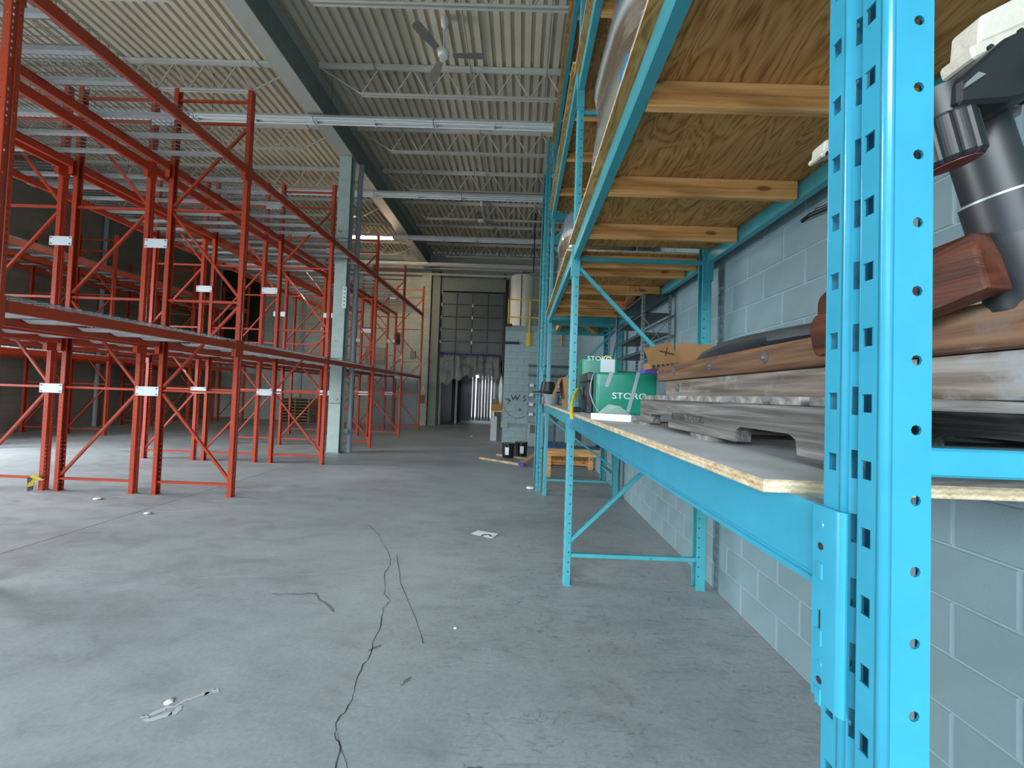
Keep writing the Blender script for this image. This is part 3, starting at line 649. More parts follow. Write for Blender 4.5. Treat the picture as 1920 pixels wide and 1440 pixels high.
# embossed lugs and holes of the connector on the near post
for z, kind in ((1.352, 'r'), (1.325, 'h'), (1.295, 's'), (1.235, 'v'), (1.212, 's'), (1.178, 'r'), (1.158, 'h'), (1.139, 's')):
    y = FB[0]+.078
    if kind in 'rh': MB().lathe((BX0-.009, y, z), [(.0055, .001), (.0045, -.0012 if kind == 'r' else -.0004)], 12, 'x').build('rivet' if kind == 'r' else 'hole', M['blue'] if kind == 'r' else M['ink'], nb)
    elif kind == 's': MB().box(BX0-.0108, BX0-.008, y-.005, y+.006, z-.012, z+.010).build('lug', M['blue'], nb, bevel=.002)
    else: MB().box(BX0-.0096, BX0-.0085, y-.001, y+.001, z-.014, z+.010).build('slot', M['ink'], nb)
for Y, z in ((FB[1], 1.245), (FB[1], 2.60), (FB[2], 1.245), (FB[2], 2.60)):
    p = MB().box(BX0+.002, BX0+.056, Y-.006, Y-.001, z-.10, z+.10).build('splice_plate', M['bluefar'], br)
    MB().lathe((BX0+.03, Y-.006, z+.03), [(.013, 0), (.013, -.004), (.006, -.010), (.004, -.012)], 12, 'y').build('bolt', M['plate'], p)
# ---------------------------------------------------------------- plywood shelves
def ply_sheet(name, label, poly, z0, th, group=None):
    xs = [p[0] for p in poly]; ys = [p[1] for p in poly]
    t = thing(name, ((min(xs)+max(xs))/2, (min(ys)+max(ys))/2, z0), label, 'plywood shelf', 'plywood shelves of the blue rack')
    m = MB(); n = len(poly); vs = [(x, y, z0) for x, y in poly] + [(x, y, z0+th) for x, y in poly]
    m.add(vs, []); m.f += [tuple(reversed(range(n)))]; m.mi += [1]; m.f += [tuple(range(n, 2*n))]; m.mi += [0]
    for i in range(n): m.f.append((i, (i+1) % n, n+(i+1) % n, n+i)); m.mi.append(2)
    m.build('sheet', [M['ply_top'], M['ply_under'], M['ply_edge']], t); return t
def sheet_poly(ya, yb, xo=.362, xi=1.52): return [(xo, ya), (BX0-.004, ya), (xi, ya), (xi, yb), (xo, yb)]
def crossbar(t, y, z, h=.1, x0=None, x1=None, w=.04): 
    MB().box(x0 or BX0+.048, x1 or BX1-.05, y-w/2, y+w/2, z-h, z).build('cross_bar', M['lumber'], t, bevel=.003)
z1 = 1.374
lo1 = ply_sheet('plywood_shelf', 'worn dusty plywood shelf at eye level with raw edge, in the nearest bay', [(.362, .60), (1.52, .60), (1.52, 3.20), (.362, 3.20)], z1, .019)
lo2 = ply_sheet('plywood_shelf', 'plywood shelf at eye level in the far bay, holding boxes and buckets', [(.362, 3.202), (.395, 3.202), (.395, 3.36), (1.52, 3.36), (1.52, 6.10), (.362, 6.10)], z1, .019)
for t, ys in ((lo1, (1.3, 2.1, 2.9)), (lo2, (3.9, 4.8, 5.6))):
    for y in ys: MB().box(BX0+.048, BX1-.05, y-.02, y+.02, z1-.09, z1-.001).build('cross_bar', M['lumber'], t, bevel=.003)
ZU = 2.721
up1 = ply_sheet('plywood_shelf', 'plywood shelf overhead in the nearest bay with knotty cross bars beneath', [(.352, -.2), (.395, -.2), (.395, .40), (.46, .40), (.46, .55), (.352, .55)][:0] or [(.352, .55), (1.50, .55), (1.50, 3.22), (.352, 3.22)], ZU, .019)
for y in (.85, 1.53, 2.20, 2.81): crossbar(up1, y, ZU-.0005)
up2 = ply_sheet('plywood_shelf', 'plywood shelf overhead in the far bay with closely spaced cross bars', [(.352, 3.355), (1.50, 3.355), (1.50, 6.08), (.352, 6.08)], ZU, .019)
for y in (3.45, 3.70, 4.36, 5.05, 5.56): crossbar(up2, y, ZU-.0005)
MB().bar((1.18, 4.3, 2.68), (1.42, 5.6, 2.66), .09, .04).build('loose_bar', M['lumber_y'], up2)
hi1 = ply_sheet('plywood_shelf', 'high plywood shelf above the wrapped load, in the nearest bay', [(.352, .55), (1.50, .55), (1.50, 3.22), (.352, 3.22)], 4.121, .019)
for y in (1.2, 1.9, 2.6): crossbar(hi1, y, 4.1205)
hi2 = ply_sheet('plywood_shelf', 'high plywood shelf of the far bay, second from the top', [(.352, 3.355), (1.50, 3.355), (1.50, 6.08), (.352, 6.08)], 4.321, .019)
for y in (3.9, 4.6, 5.4): crossbar(hi2, y, 4.3205)
hi3 = ply_sheet('plywood_shelf', 'topmost dark plywood shelf of the far bay, close under the roof joists', [(.352, 3.355), (1.50, 3.355), (1.50, 6.08), (.352, 6.08)], 5.341, .019)
for y in (3.9, 4.6, 5.4): crossbar(hi3, y, 5.3405)
# ---------------------------------------------------------------- turned blue rack behind, its beams across the view
b2 = thing('blue_pallet_rack', (.95, 6.9, 0), 'narrow blue pallet rack turned crosswise behind the two bay rack', 'pallet rack')
BP2 = blue_post_mesh(5.6, M['bluefar'])
for x in (.30, 1.50):
    for y, r in ((6.40, PI/2), (7.42, -PI/2)): link('post', BP2, b2, (x+(.087 if r > 0 else 0), y, 0), rot=(0, 0, r))
    xm = x+.043
    for z in (.25, 1.45, 2.65, 3.85, 5.05): MB().bar((xm, 6.43, z), (xm, 7.39, z), .028, .028).build('strut', M['bluefar'], b2)
    for q, (a, b) in enumerate(((.3, 1.4), (1.5, 2.6), (2.7, 3.8), (3.9, 5.0))): MB().bar((xm, 6.44, a if q % 2 == 0 else b), (xm, 7.38, b if q % 2 == 0 else a), .028, .028, (1, 0, 0)).build('diagonal_brace', M['bluefar'], b2)
for z in (2.63, 4.3):
    for y in (6.40, 7.37): MB().box(.39, 1.50, y, y+.045, z, z+.14).build('beam', M['bluefar'], b2, bevel=.003)
MB().bar((.34, 6.34, 1.25), (.34, 6.34, 1.9), .03, .03).build('guard', M['bluefar'], b2)
ps = thing('plywood_shelf', (.93, 6.9, 2.77), 'small plywood shelf on the crosswise blue rack with slanting bars beneath', 'plywood shelf')
MB().box(.38, 1.52, 6.38, 7.44, 2.772, 2.79).build('sheet', M['ply_under'], ps)
MB().box(.62, .68, 6.46, 7.36, 2.68, 2.771).build('cross_bar', M['lumber_y'], ps); MB().bar((1.0, 6.5, 2.70), (1.35, 7.35, 2.70), .09, .1).build('cross_bar', M['lumber_y'], ps)

# ---------------------------------------------------------------- weathered pallet on the near shelf
ZS = z1+.019
pt = thing('wooden_pallet', (1.0, 1.18, ZS), 'weathered grey wooden pallet on the near plywood shelf, under the timbers', 'pallet')
zb, zt = ZS+.015, ZS+.108
def stringer(x):
    P = [(.60, zb), (.775, zb)]
    P += [(.78, zb+.028), (.80, zb+.038), (.975, zb+.038), (.995, zb+.028), (1.0, zb)]
    P += [(1.44, zb), (1.445, zb+.028), (1.46, zb+.038), (1.62, zb+.038), (1.637, zb+.028), (1.64, zb), (1.775, zb), (1.775, zt), (.60, zt)]
    return MB().prism(P, 'x', x, x+.04).build('stringer', M['greywood'], pt)
s0 = stringer(.53); stringer(1.0); stringer(1.46)
yy = .595; rb_ = random.Random(3)
for k, w in enumerate((.14, .09, .14, .10, .13, .09, .13, .14)):
    gap = .0255
    m = MB(); ch = .018 if k in (2, 4) else .0
    m.prism([(yy, zt+.001), (yy+w, zt+.001), (yy+w-ch, zt+.018), (yy+ch, zt+.018)] if ch else [(yy, zt+.001), (yy+w, zt+.001), (yy+w, zt+.018+rb_.uniform(-.002, .002)), (yy, zt+.018)], 'x', .522+rb_.uniform(-.006, .006), 1.508)
    m.build('deck_board', M['greyboard'], pt, bevel=.002); yy += w+gap
for ya, yb in ((.60, .70), (1.10, 1.24), (1.68, 1.775)): MB().box(.524, 1.505, ya, yb, ZS+.0005, zb-.0005).build('bottom_board', M['greyboard'], pt)
text('RETURN TO CGIID', .034, M['inkgrey'], s0, (.5292, 1.285, zb+.040), (PI/2, 0, -PI/2), 'stencil', .0004, (.86, 1, 1))
# ---------------------------------------------------------------- timbers lying on the pallet
zp = zt+.0205
def timber(name, x, w, ya, yb, z, h, mat, label, bev=.008):
    t = thing(name, (x+w/2, (ya+yb)/2, z), label, 'timber'); MB().box(x, x+w, ya, yb, z, z+h).build('beam', mat, t, bevel=bev, seg=2); return t
t1 = timber('timber', .79, .07, .50, 2.20, zp, .083, M['bleached'], 'bleached grey timber lying on the pallet beneath the brown bolted timber')
t2 = timber('timber', .775, .075, .48, 2.30, zp+.0845, .083, M['brown'], 'brown timber with steel washers lying on top of the bleached timber', .014)
for t, x, ys, z in ((t2, .775, (2.05, 1.66, 1.29), zp+.128), (t1, .79, (2.03,), zp+.042)):
    for y in ys:
        w = MB().lathe((x, y, z), [(.021, -.0002), (.021, -.003), (.010, -.003)], 20, 'x').build('washer', M['bolt'], t); MB().lathe((x, y, z), [(.009, -.002), (.007, -.008), (.003, -.009)], 10, 'x').build('bolt', M['bolt'], t)
t3 = timber('timber', 1.13, .07, .52, 2.0, zp, .083, M['bleached'], 'rear grey timber on the pallet, half hidden by the front timbers'); t4 = timber('timber', 1.12, .075, .52, 2.0, zp+.0845, .08, M['brown'], 'rear brown timber stacked behind the black parasol post')
# dark tarp bundle
def blob(name, mat, rows, parent=None, n=18):
    """rows of (y, xc, zc, rx, rz)"""
    m = MB(); vs = []
    for i, (y, xc, zc, rx, rz) in enumerate(rows):
        for k in range(n):
            a = 2*PI*k/n; w = 1+.06*math.sin(3*a+i*1.3)+.03*math.sin(7*a+i)
            vs.append((xc+rx*w*math.cos(a), y, zc+rz*w*math.sin(a)))
    m.add(vs, [(i*n+k, i*n+(k+1) % n, (i+1)*n+(k+1) % n, (i+1)*n+k) for i in range(len(rows)-1) for k in range(n)] + [tuple(reversed(range(n))), tuple((len(rows)-1)*n+k for k in range(n))])
    return m.build(name, mat, parent, smooth=True)
zt2 = zp+.168
tb = tag(blob('tarp_bundle', M['tarp'], [(.95, 1.02, zt2+.030, .06, .022), (1.05, 1.02, zt2+.036, .13, .032), (1.2, 1.02, zt2+.042, .15, .04), (1.4, 1.0, zt2+.046, .15, .045), (1.6, .99, zt2+.046, .15, .045), (1.75, .98, zt2+.042, .14, .041), (1.9, .96, zt2+.032, .12, .031), (2.02, .95, zt2+.020, .08, .018), (2.1, .95, zt2+.012, .03, .008)]), 'dark grey tarp rolled into a soft bundle on top of the brown timbers', 'tarp')
# ---------------------------------------------------------------- upturned parasol base: wooden cross legs, black post and clamp
pb = thing('parasol_base', (.86, .66, zt2), 'upturned parasol base with dark stained wooden legs, black post and clamp on the timbers', 'parasol base')
def leg(p0, p1, w, h, name='wooden_leg', rnd=.018):
    p0, p1 = Vector(p0), Vector(p1); d = (p1-p0); L = d.length; d.normalize(); r = d.cross(Vector((0, 0, 1))).normalized(); u = r.cross(d)
    prof = [(0, -h*.32), (L*.01, -h*.45), (L*.04, -h/2), (L, -h/2), (L, h/2), (L*.07, h*.48), (L*.02, h*.36), (0, h*.15)]
    vs = [p0+d*a+u*b-r*w/2 for a, b in prof]+[p0+d*a+u*b+r*w/2 for a, b in prof]; n = len(prof)
    return MB().add(vs, [tuple(reversed(range(n))), tuple(range(n, 2*n))]+[(i, (i+1) % n, n+(i+1) % n, n+i) for i in range(n)]).build(name, M['stain'], pb, bevel=.006, seg=2)
leg((.712, .97, 1.663), (.735, .635, 1.742), .045, .10)
leg((.87, 1.17, 1.785), (.83, .72, 1.79), .035, .08)
leg((1.30, .50, zt2+.115), (.795, .61, zt2+.100), .045, .10)
leg((.83, .36, zt2+.16), (.80, .56, zt2+.10), .045, .09)
hub = MB().lathe((0, 0, 0), [(.052, 0), (.056, .01), (.054, .10), (.048, .16), (.046, .20)], 24)
ax0, ax1 = Vector((.812, .655, zt2+.02)), Vector((.748, .66, zt2+.235))
dirv = (ax1-ax0).normalized(); rotm = dirv.to_track_quat('Z', 'Y').to_matrix()
def axial(prof, name, mat, base, n=28, ribs=0, smooth=True):
    m = MB(); vs = []
    for r, z in prof:
        for k in range(n):
            a = 2*PI*k/n; rr = r*(1-(.07 if ribs and k % (n//ribs) == 0 else 0)); vs.append(Vector(base)+rotm @ Vector((rr*math.cos(a), rr*math.sin(a), z)))
    mm = len(prof); m.add(vs, [(i*n+k, i*n+(k+1) % n, (i+1)*n+(k+1) % n, (i+1)*n+k) for i in range(mm-1) for k in range(n)]+[tuple(reversed(range(n))), tuple((mm-1)*n+k for k in range(n))])
    return m.build(name, mat, pb, smooth=smooth)
axial([(.05, -.03), (.051, .03), (.047, .085)], 'post_hub', M['pipeblack'], ax0)
axial([(.0455, .085), (.0455, .15)], 'sleeve', M['pipeblack'], ax0); axial([(.047, .080), (.047, .084)], 'sleeve_ring', M['galv'], ax0); axial([(.0458, .148), (.0458, .1515)], 'sleeve_ring', M['galv'], ax0)
axial([(.040, .14), (.040, .285)], 'pipe', M['pipeblack'], ax0)
kb = Vector((.634, .60, 1.870)); rotm = Vector((-.28, 0, 1)).normalized().to_track_quat('Z', 'Y').to_matrix()
axial([(.028, -.001), (.034, .0), (.0385, .006), (.0385, .064), (.0375, .068)], 'clamp_collar', M['black'], kb, 72, 12, False)
axial([(.02, -.004), (.031, -.002), (.031, .001)], 'seal_ring', paint('seal_red', '6a2a24', .5), kb)
axial([(.033, .068), (.032, .11)], 'clamp_neck', M['pipeblack'], kb)
MB().prism([(.60, 1.968), (.667, 2.031), (.82, 2.11), (.82, 2.05), (.765, 2.0), (.715, 1.955), (.675, 1.94), (.60, 1.932)], 'y', .558, .625).build('bracket_plate', M['black'], pb, bevel=.005)
MB().lathe((.742, .56, 2.005), [(.016, -.045), (.024, -.04), (.022, .0), (.03, .03), (.034, .05)], 14, 'y').build('knob', M['blackgloss'], pb, smooth=True)
MB().bar((.735, .575, 2.0), (.81, .55, 2.04), .04, .035).build('knob_lever', M['blackgloss'], pb, bevel=.008, seg=2)
MB().prism([(.604, 1.952), (.632, 1.972), (.622, 1.975), (.606, 1.960)], 'y', .554, .5575).build('sticker', M['rackgrey'], pb)
def foam(x, z, y, s=1.0):
    m = MB(); m.prism([(x, z), (x+.115*s, z+.056*s), (x+.115*s, z+.075*s), (x-.006*s, z+.020*s)], 'y', y, y+.05); m.prism([(x+.008*s, z+.024*s), (x+.115*s, z+.076*s), (x+.122*s, z+.12*s), (x+.104*s, z+.122*s), (x+.012*s, z+.070*s)], 'y', y+.002, y+.048)
    f = m.build('foam_block', M['foam'], pb, bevel=.004)
    for a, b in ((.02, .016), (.065, .042)): MB().tube((x+a*s, y-.004, z+b*s), (x+a*s, y+.004, z+b*s), .004, 8).build('screw', M['ink'], f)
foam(.668, 2.034, .60); foam(.735, 2.125, 1.0, .6)
lv = thing('hand_lever', (1.0, 1.28, 2.1), 'dark flat metal lever sticking out behind the near blue post under the overhead shelf', 'lever')
lv['label'] = 'dark flat metal lever sticking out behind the near blue post, under the overhead shelf'
MB().bar((.90, 1.30, 2.105), (1.02, 1.28, 2.155), .05, .014).bar((.93, 1.30, 2.128), (1.09, 1.24, 2.19), .03, .012).build('lever_arm', M['blackgloss'], lv, bevel=.004)
MB().bar((1.09, 1.24, 2.19), (1.05, .95, 2.14), .014, .014).bar((1.05, .95, 2.14), (.80, .66, 2.0), .014, .014).build('linkage', M['blackgloss'], lv)
gb = thing('loose_boards', (1.3, .9, zt2), 'loose grey boards leaning against the block wall behind the parasol base', 'boards')
for a, b in (((1.30, 1.35, zt2+.11), (1.30, .62, zt2+.155)), ((1.34, 1.35, zt2+.07), (1.34, .60, zt2+.09)), ((1.27, 1.3, zt2+.15), (1.30, .7, zt2+.05))): MB().bar(a, b, .02, .035).build('board', M['greyboard'], gb)
MB().box(1.22, 1.40, .7, 1.4, zt2-.001, zt2+.05).build('board', M['greyboard'], gb)

# ---------------------------------------------------------------- goods further along the shelf
cb = thing('cardboard_box', (.95, 2.42, 1.684), 'open cardboard box with a pen cross on its raised flap, behind the timbers', 'box')
MB().box(.770, 1.24, 2.33, 2.52, 1.684, 1.722).build('carton', M['card'], cb)
fp = MB(); fp.add([(.745, 2.327, 1.690), (.915, 2.327, 1.718), (.835, 2.26, 1.828), (.685, 2.26, 1.785), (.745, 2.3295, 1.690), (.915, 2.3295, 1.718), (.835, 2.263, 1.829), (.685, 2.263, 1.786)], [(0, 1, 2, 3), (7, 6, 5, 4), (0, 4, 5, 1), (1, 5, 6, 2), (2, 6, 7, 3), (3, 7, 4, 0)])
ff = fp.build('flap', M['card'], cb)
def fpt(u, v):
    a, b, c_, d = [Vector(p) for p in ((.745, 2.327, 1.690), (.915, 2.327, 1.718), (.835, 2.26, 1.828), (.685, 2.26, 1.785))]
    return (a*(1-u)+b*u)*(1-v)+(d*(1-u)+c_*u)*v + Vector((0, -.004, -.002))
x_ = MB(); x_.bar(fpt(.5, .75), fpt(.92, .45), .003, .004); x_.bar(fpt(.62, .45), fpt(.80, .82), .003, .004); x_.build('pen_cross', M['ink'], cb)
for k in range(6): MB().box(.755+.027*k, .772+.027*k, 2.322, 2.3265, 1.684+.003*k, 1.702+.003*k).build('printed_mark', M['ink'], cb)
MB().prism([(.92, 1.722), (1.24, 1.722), (1.22, 1.835), (.915, 1.845)], 'y', 2.40, 2.405).build('flap', M['card'], cb); MB().prism([(.90, 1.722), (1.05, 1.722), (1.05, 1.83), (.90, 1.80)], 'y', 2.505, 2.51).build('flap', M['carddk'], cb)
def cooler(x0, x1, y0, y1, z0, z1, label, lines, tx):
    t = thing('cooler_box', ((x0+x1)/2, (y0+y1)/2, z0), label, 'cooler box'); MB().box(x0, x1, y0, y1, z0, z1).build('case', M['green'], t, bevel=.02, seg=3, smooth=True)
    text('STORO', tx[2], M['white'], t, (tx[0], y0-.001, tx[1]), (PI/2, 0, 0), 'lettering', .0008, (1.25, 1, 1))
    return t
c1 = cooler(.52, .93, 2.75, 3.10, ZS, ZS+.285, 'green plastic cooler box with white lettering and grey strap at the front', 1, (.745, ZS+.125, .058))
MB().bar((.80, 2.742, ZS+.29), (.735, 2.742, ZS+.02), .003, .024, (1, 0, 0)).build('strap', M['strap'], c1); MB().bar((.62, 2.744, ZS+.288), (.585, 2.742, ZS+.185), .003, .026, (1, 0, 0)).build('strap_end', M['strap'], c1)
MB().path([(.50, 2.78, ZS+.27), (.482, 2.77, ZS+.20), (.478, 2.76, ZS+.14), (.50, 2.75, ZS+.07), (.535, 2.74, ZS+.015)], .004, 6).build('handle_cord', M['strap'], c1)
MB().box(.508, .5195, 2.80, 3.05, ZS+.01, ZS+.27).build('side_panel', M['greendark'], c1)
c2 = cooler(.52, .82, 3.40, 3.70, ZS, ZS+.445, 'second green plastic cooler box behind the front one, taped on its corner', 1, (.66, ZS+.437, .05))
MB().box(.67, .79, 3.395, 3.40, ZS+.30, ZS+.435).build('tape', M['plate'], c2); MB().path([(.70, 3.42, ZS+.45), (.72, 3.40, ZS+.462), (.76, 3.42, ZS+.458), (.74, 3.45, ZS+.45)], .006, 6).build('cord', M['yellow'], c2)
cs = thing('equipment_case', (.6, 3.1, ZS), 'black hard equipment case with latch, left of the green cooler', 'case')
MB().box(.468, .505, 2.80, 3.22, ZS, ZS+.22).box(.505, .70, 3.105, 3.22, ZS, ZS+.22).build('body', M['black'], cs, bevel=.006); MB().box(.466, .505, 2.79, 3.225, ZS+.223, ZS+.285).box(.505, .71, 3.104, 3.225, ZS+.223, ZS+.285).build('lid', M['pipeblack'], cs, bevel=.008)
lt = MB().box(.455, .468, 2.95, 3.06, ZS+.11, ZS+.19).build('latch', M['blackgloss'], cs, bevel=.006); MB().box(.447, .456, 2.98, 3.03, ZS+.09, ZS+.15).build('latch_tab', M['blackgloss'], lt)
tag(MB().box(.385, .444, 2.90, 3.04, ZS, ZS+.035).build('black_clamp', M['blackgloss'], bevel=.008, seg=2), 'small shiny black clamp lying in front of the black case', 'clamp')
st = thing('styrofoam_strip', (.45, 1.98, ZS), 'white styrofoam strip lying on the near shelf before the green cooler', 'styrofoam')
MB().prism([(.362, 2.05), (.53, 1.92), (.55, 1.95), (.39, 2.08)], 'z', ZS, ZS+.032).build('strip', M['styro'], st, bevel=.002)
cp = MB(); cp.add([(.42, 2.30, ZS+.001), (.60, 2.05, ZS+.001), (.66, 2.35, ZS+.001), (.50, 2.28, ZS+.075), (.56, 2.25, ZS+.066), (.47, 2.45, ZS+.001)], [(0, 1, 4, 3), (1, 2, 4), (2, 5, 3, 4), (5, 0, 3)])
tag(cp.build('clear_plastic', M['clear']), 'crumpled clear plastic wrap in front of the green cooler', 'plastic wrap')
tag(MB().path([(.455, 3.20, ZS+.17), (.40, 2.98, ZS+.12), (.362, 2.80, ZS+.06), (.345, 2.68, ZS+.0), (.343, 2.64, ZS-.03)], .011, 8).build('yellow_strap', M['yellow'], smooth=True), 'yellow plastic strap hanging from the blue post over the shelf edge', 'strap')
tag(MB().box(.865, .95, 2.82, 2.95, ZS+.2855, ZS+.325).build('purple_piece', M['purple'], bevel=.004), 'small purple plastic piece lying on top of the front green cooler', 'plastic piece')
tag(MB().box(.86, 1.10, 3.72, 3.95, ZS, ZS+.36).build('green_crate', M['greendark'], bevel=.008), 'dark green crate right of the taped green cooler', 'crate')
k2 = thing('cardboard_box', (.62, 4.3, ZS), 'tall open cardboard box leaning beyond the blue middle post', 'box')
MB().prism([(.47, ZS), (.72, ZS), (.72, ZS+.30), (.42, ZS+.30)], 'y', 4.05, 4.45).build('carton', M['card'], k2); MB().add([(.42, 4.05, ZS+.30), (.42, 4.45, ZS+.30), (.34, 4.45, ZS+.08), (.34, 4.05, ZS+.08)], [(0, 1, 2, 3)]).build('flap', M['carddk'], k2)
MB().box(.50, .60, 4.046, 4.05, ZS+.20, ZS+.29).build('box_label', M['shelfdk'], k2)
def bucketf(x, y, z, r0, r1, h, mat, name, label, cat='bucket', rim=True):
    t = thing(name, (x, y, z), label, cat)
    MB().lathe((x, y, z), [(r0*.3, 0), (r0, .0), (r1, h), (r1-.006, h), (r0-.006, .006), (.01, .006)], 22).build('body', mat, t, smooth=True)
    if rim: MB().lathe((x, y, z+h-.015), [(r1, 0), (r1+.008, .002), (r1+.008, .014), (r1-.004, .016)], 22).build('rim', mat, t, smooth=True)
    return t
bucketf(.40, 5.05, ZS, .085, .105, .13, M['bucketgrey'], 'plant_pot', 'small grey plastic pot at the far shelf edge', 'pot'); bucketf(.66, 5.25, ZS, .09, .11, .13, M['black'], 'plant_pot', 'small black plastic pot beside the grey pot on the far shelf', 'pot')
bh = thing('black_tray', (.36, 5.55, ZS), 'black upturned tub with broad flange perched at the far shelf end', 'tub')
MB().lathe((.38, 5.5, ZS), [(.02, .30), (.085, .30), (.11, .17), (.21, .165), (.215, .15), (.10, .145), (.10, .0), (.02, .0)], 22).build('tub', M['black'], bh, smooth=True); MB().box(.18, .34, 5.38, 5.62, ZS+.11, ZS+.125).build('lip', M['black'], bh)
# slotted steel shelf unit standing on the far shelf
su = thing('slotted_shelving', (1.41, 4.83, ZS), 'grey slotted angle shelving unit standing on the far shelf against the wall', 'shelving unit')
SP = MB(); 
SP.strip((0, 0), (.03, 0), 0, 1.222, (.015, .010, .018, .045, .03, 'sq')); SP.strip((0, 0), (0, .03), 0, 1.222, (.015, .010, .018, .045, .03, 'sq')); SPm = SP.mesh('slotted_post', M['rackgrey'])
for x, y, sx, sy in ((1.262, 4.25, 1, 1), (1.568, 4.25, -1, 1), (1.262, 5.42, 1, -1), (1.568, 5.42, -1, -1)): link('slotted_post', SPm, su, (x, y, ZS), scale=(sx, sy, 1))
for z in (2.585, 2.39, 2.18, 1.99, 1.75, 1.5):
    m = MB(); m.box(1.265, 1.565, 4.252, 5.418, z+.02, z+.026); m.box(1.265, 1.565, 4.252, 4.256, z, z+.026); m.box(1.265, 1.27, 4.252, 5.418, z, z+.026); m.build('shelf', M['shelfdk'], su)
for a, b in (((1.275, 4.249, 2.36), (1.555, 4.249, 2.02)), ((1.555, 4.249, 2.36), (1.275, 4.249, 2.02))): MB().bar(a, b, .004, .022, (0, 1, 0)).build('cross_brace', M['rackgrey'], su)
# wrapped loads overhead
def wrapped(x0, x1, y0, y1, z0, h, label):
    t = thing('wrapped_pallet', ((x0+x1)/2, (y0+y1)/2, z0), label, 'wrapped pallet')
    pm = MB(); 
    for k in range(3): xx = x0+.03+(x1-x0-.1)*k/2; pm.box(xx, xx+.04, y0, y1, z0, z0+.09)
    pm.build('stringers', M['lumber_y'], t)['kind'] = 'stuff'
    MB().box(x0, x1, y0, y1, z0+.091, z0+.108).build('pallet_deck', M['lumber'], t); MB().box(x0-.01, x0+.012, y0-.012, y0+.12, z0+.02, z0+.25).build('blue_tape', paint('blue_film', '2f86c0', .4), t)
    m = MB(); n = 36; vs = []; prof = [(.0, 1.0), (.1, 1.02), (.3, 1.0), (.42, .97), (.46, .93), (.5, .95), (.62, .97), (.68, .99), (.74, .96), (.86, .93), (.93, .86), (.975, .72), (1.0, .45)]
    for u, s in prof:
        for k in range(n):
            a = 2*PI*k/n; ca, sa = math.cos(a), math.sin(a); p = .55
            vs.append(((x0+x1)/2+math.copysign(abs(ca)**p, ca)*(x1-x0)/2*s*(1+.012*math.sin(5*a+9*u)), (y0+y1)/2+math.copysign(abs(sa)**p, sa)*(y1-y0)/2*s, z0+.11+(h-.11)*u))
    m.add(vs, [(i*n+k, i*n+(k+1) % n, (i+1)*n+(k+1) % n, (i+1)*n+k) for i in range(len(prof)-1) for k in range(n)]+[tuple(reversed(range(n))), tuple((len(prof)-1)*n+k for k in range(n))])
    m.build('wrapped_goods', M['wrapw'], t, smooth=True)
wrapped(.42, 1.42, 1.72, 2.98, ZU+.0195, 1.12, 'big stretch film wrapped load on the overhead shelf of the nearest bay')
wrapped(.44, 1.42, 4.72, 5.80, ZU+.0195, 1.10, 'smaller looking wrapped load on the overhead shelf of the far bay')

# ---------------------------------------------------------------- things on the floor
pp = thing('paper_sheet', (-.33, 4.33, 0), 'white paper sheet with a black arc lying on the open floor', 'paper')
MB().add([(-.47, 4.36, .002), (-.24, 4.24, .002), (-.18, 4.38, .006), (-.41, 4.47, .003), (-.47, 4.36, .001), (-.24, 4.24, .001), (-.18, 4.38, .0045), (-.41, 4.47, .0015)], [(0, 1, 2, 3), (7, 6, 5, 4), (0, 4, 5, 1), (1, 5, 6, 2), (2, 6, 7, 3), (3, 7, 4, 0)]).build('sheet', M['paper'], pp)
ar = MB(); vs = []
for k in range(13):
    a = PI*k/12
    for r in (.040, .058): vs.append((-.30+r*math.cos(a), 4.285+r*1.2*math.sin(a), .0058))
ar.add(vs, [(2*i, 2*i+1, 2*i+3, 2*i+2) for i in range(12)]).build('printed_arc', M['ink'], pp)
for x, y, s in ((-5.28, 5.1, .045), (-4.2, 4.62, .035), (-1.62, 14.0, .05), (.22, 6.55, .07), (-1.6, 1.93, .02), (-.36, 2.62, .012)):
    m = MB(); m.lathe((x, y, 0), [(s*.6, 0), (s, s*.15), (s*.8, s*.4), (s*.3, s*.5)], 7)
    tag(m.build('debris_chip', M['fillglass']), {-5.28: 'white crumb of debris beside the red posts', -4.2: 'white crumb of debris in front of the nearest red post', -1.62: 'white scrap on the far floor before the dock door', .22: 'white rounded lump on the floor beside the crosswise blue rack', -1.6: 'tiny white scrap on the floor left of the long crack', -.36: 'tiny white speck on the floor right of the crack'}[x], 'debris')
lf = thing('dry_leaf', (-6.38, 5.33, 0), 'dry yellow and brown leaf caught on a middle row red post foot', 'leaf')
for pts, mt in (([(-6.49, 5.33, .05), (-6.44, 5.31, .11), (-6.35, 5.31, .19), (-6.38, 5.33, .08)], 'leaf'), ([(-6.42, 5.31, .20), (-6.34, 5.29, .24), (-6.21, 5.30, .165), (-6.33, 5.32, .15)], 'leaf'), ([(-6.47, 5.335, .0), (-6.48, 5.335, .18), (-6.38, 5.335, .21), (-6.40, 5.335, .02)], 'ink')):
    mm = MB(); mm.add(pts+[(a, b+.006, c_) for a, b, c_ in pts], [(0, 1, 2, 3), (7, 6, 5, 4), (0, 4, 5, 1), (1, 5, 6, 2), (2, 6, 7, 3), (3, 7, 4, 0)]); mm.build('leaf_blade', M[mt], lf)
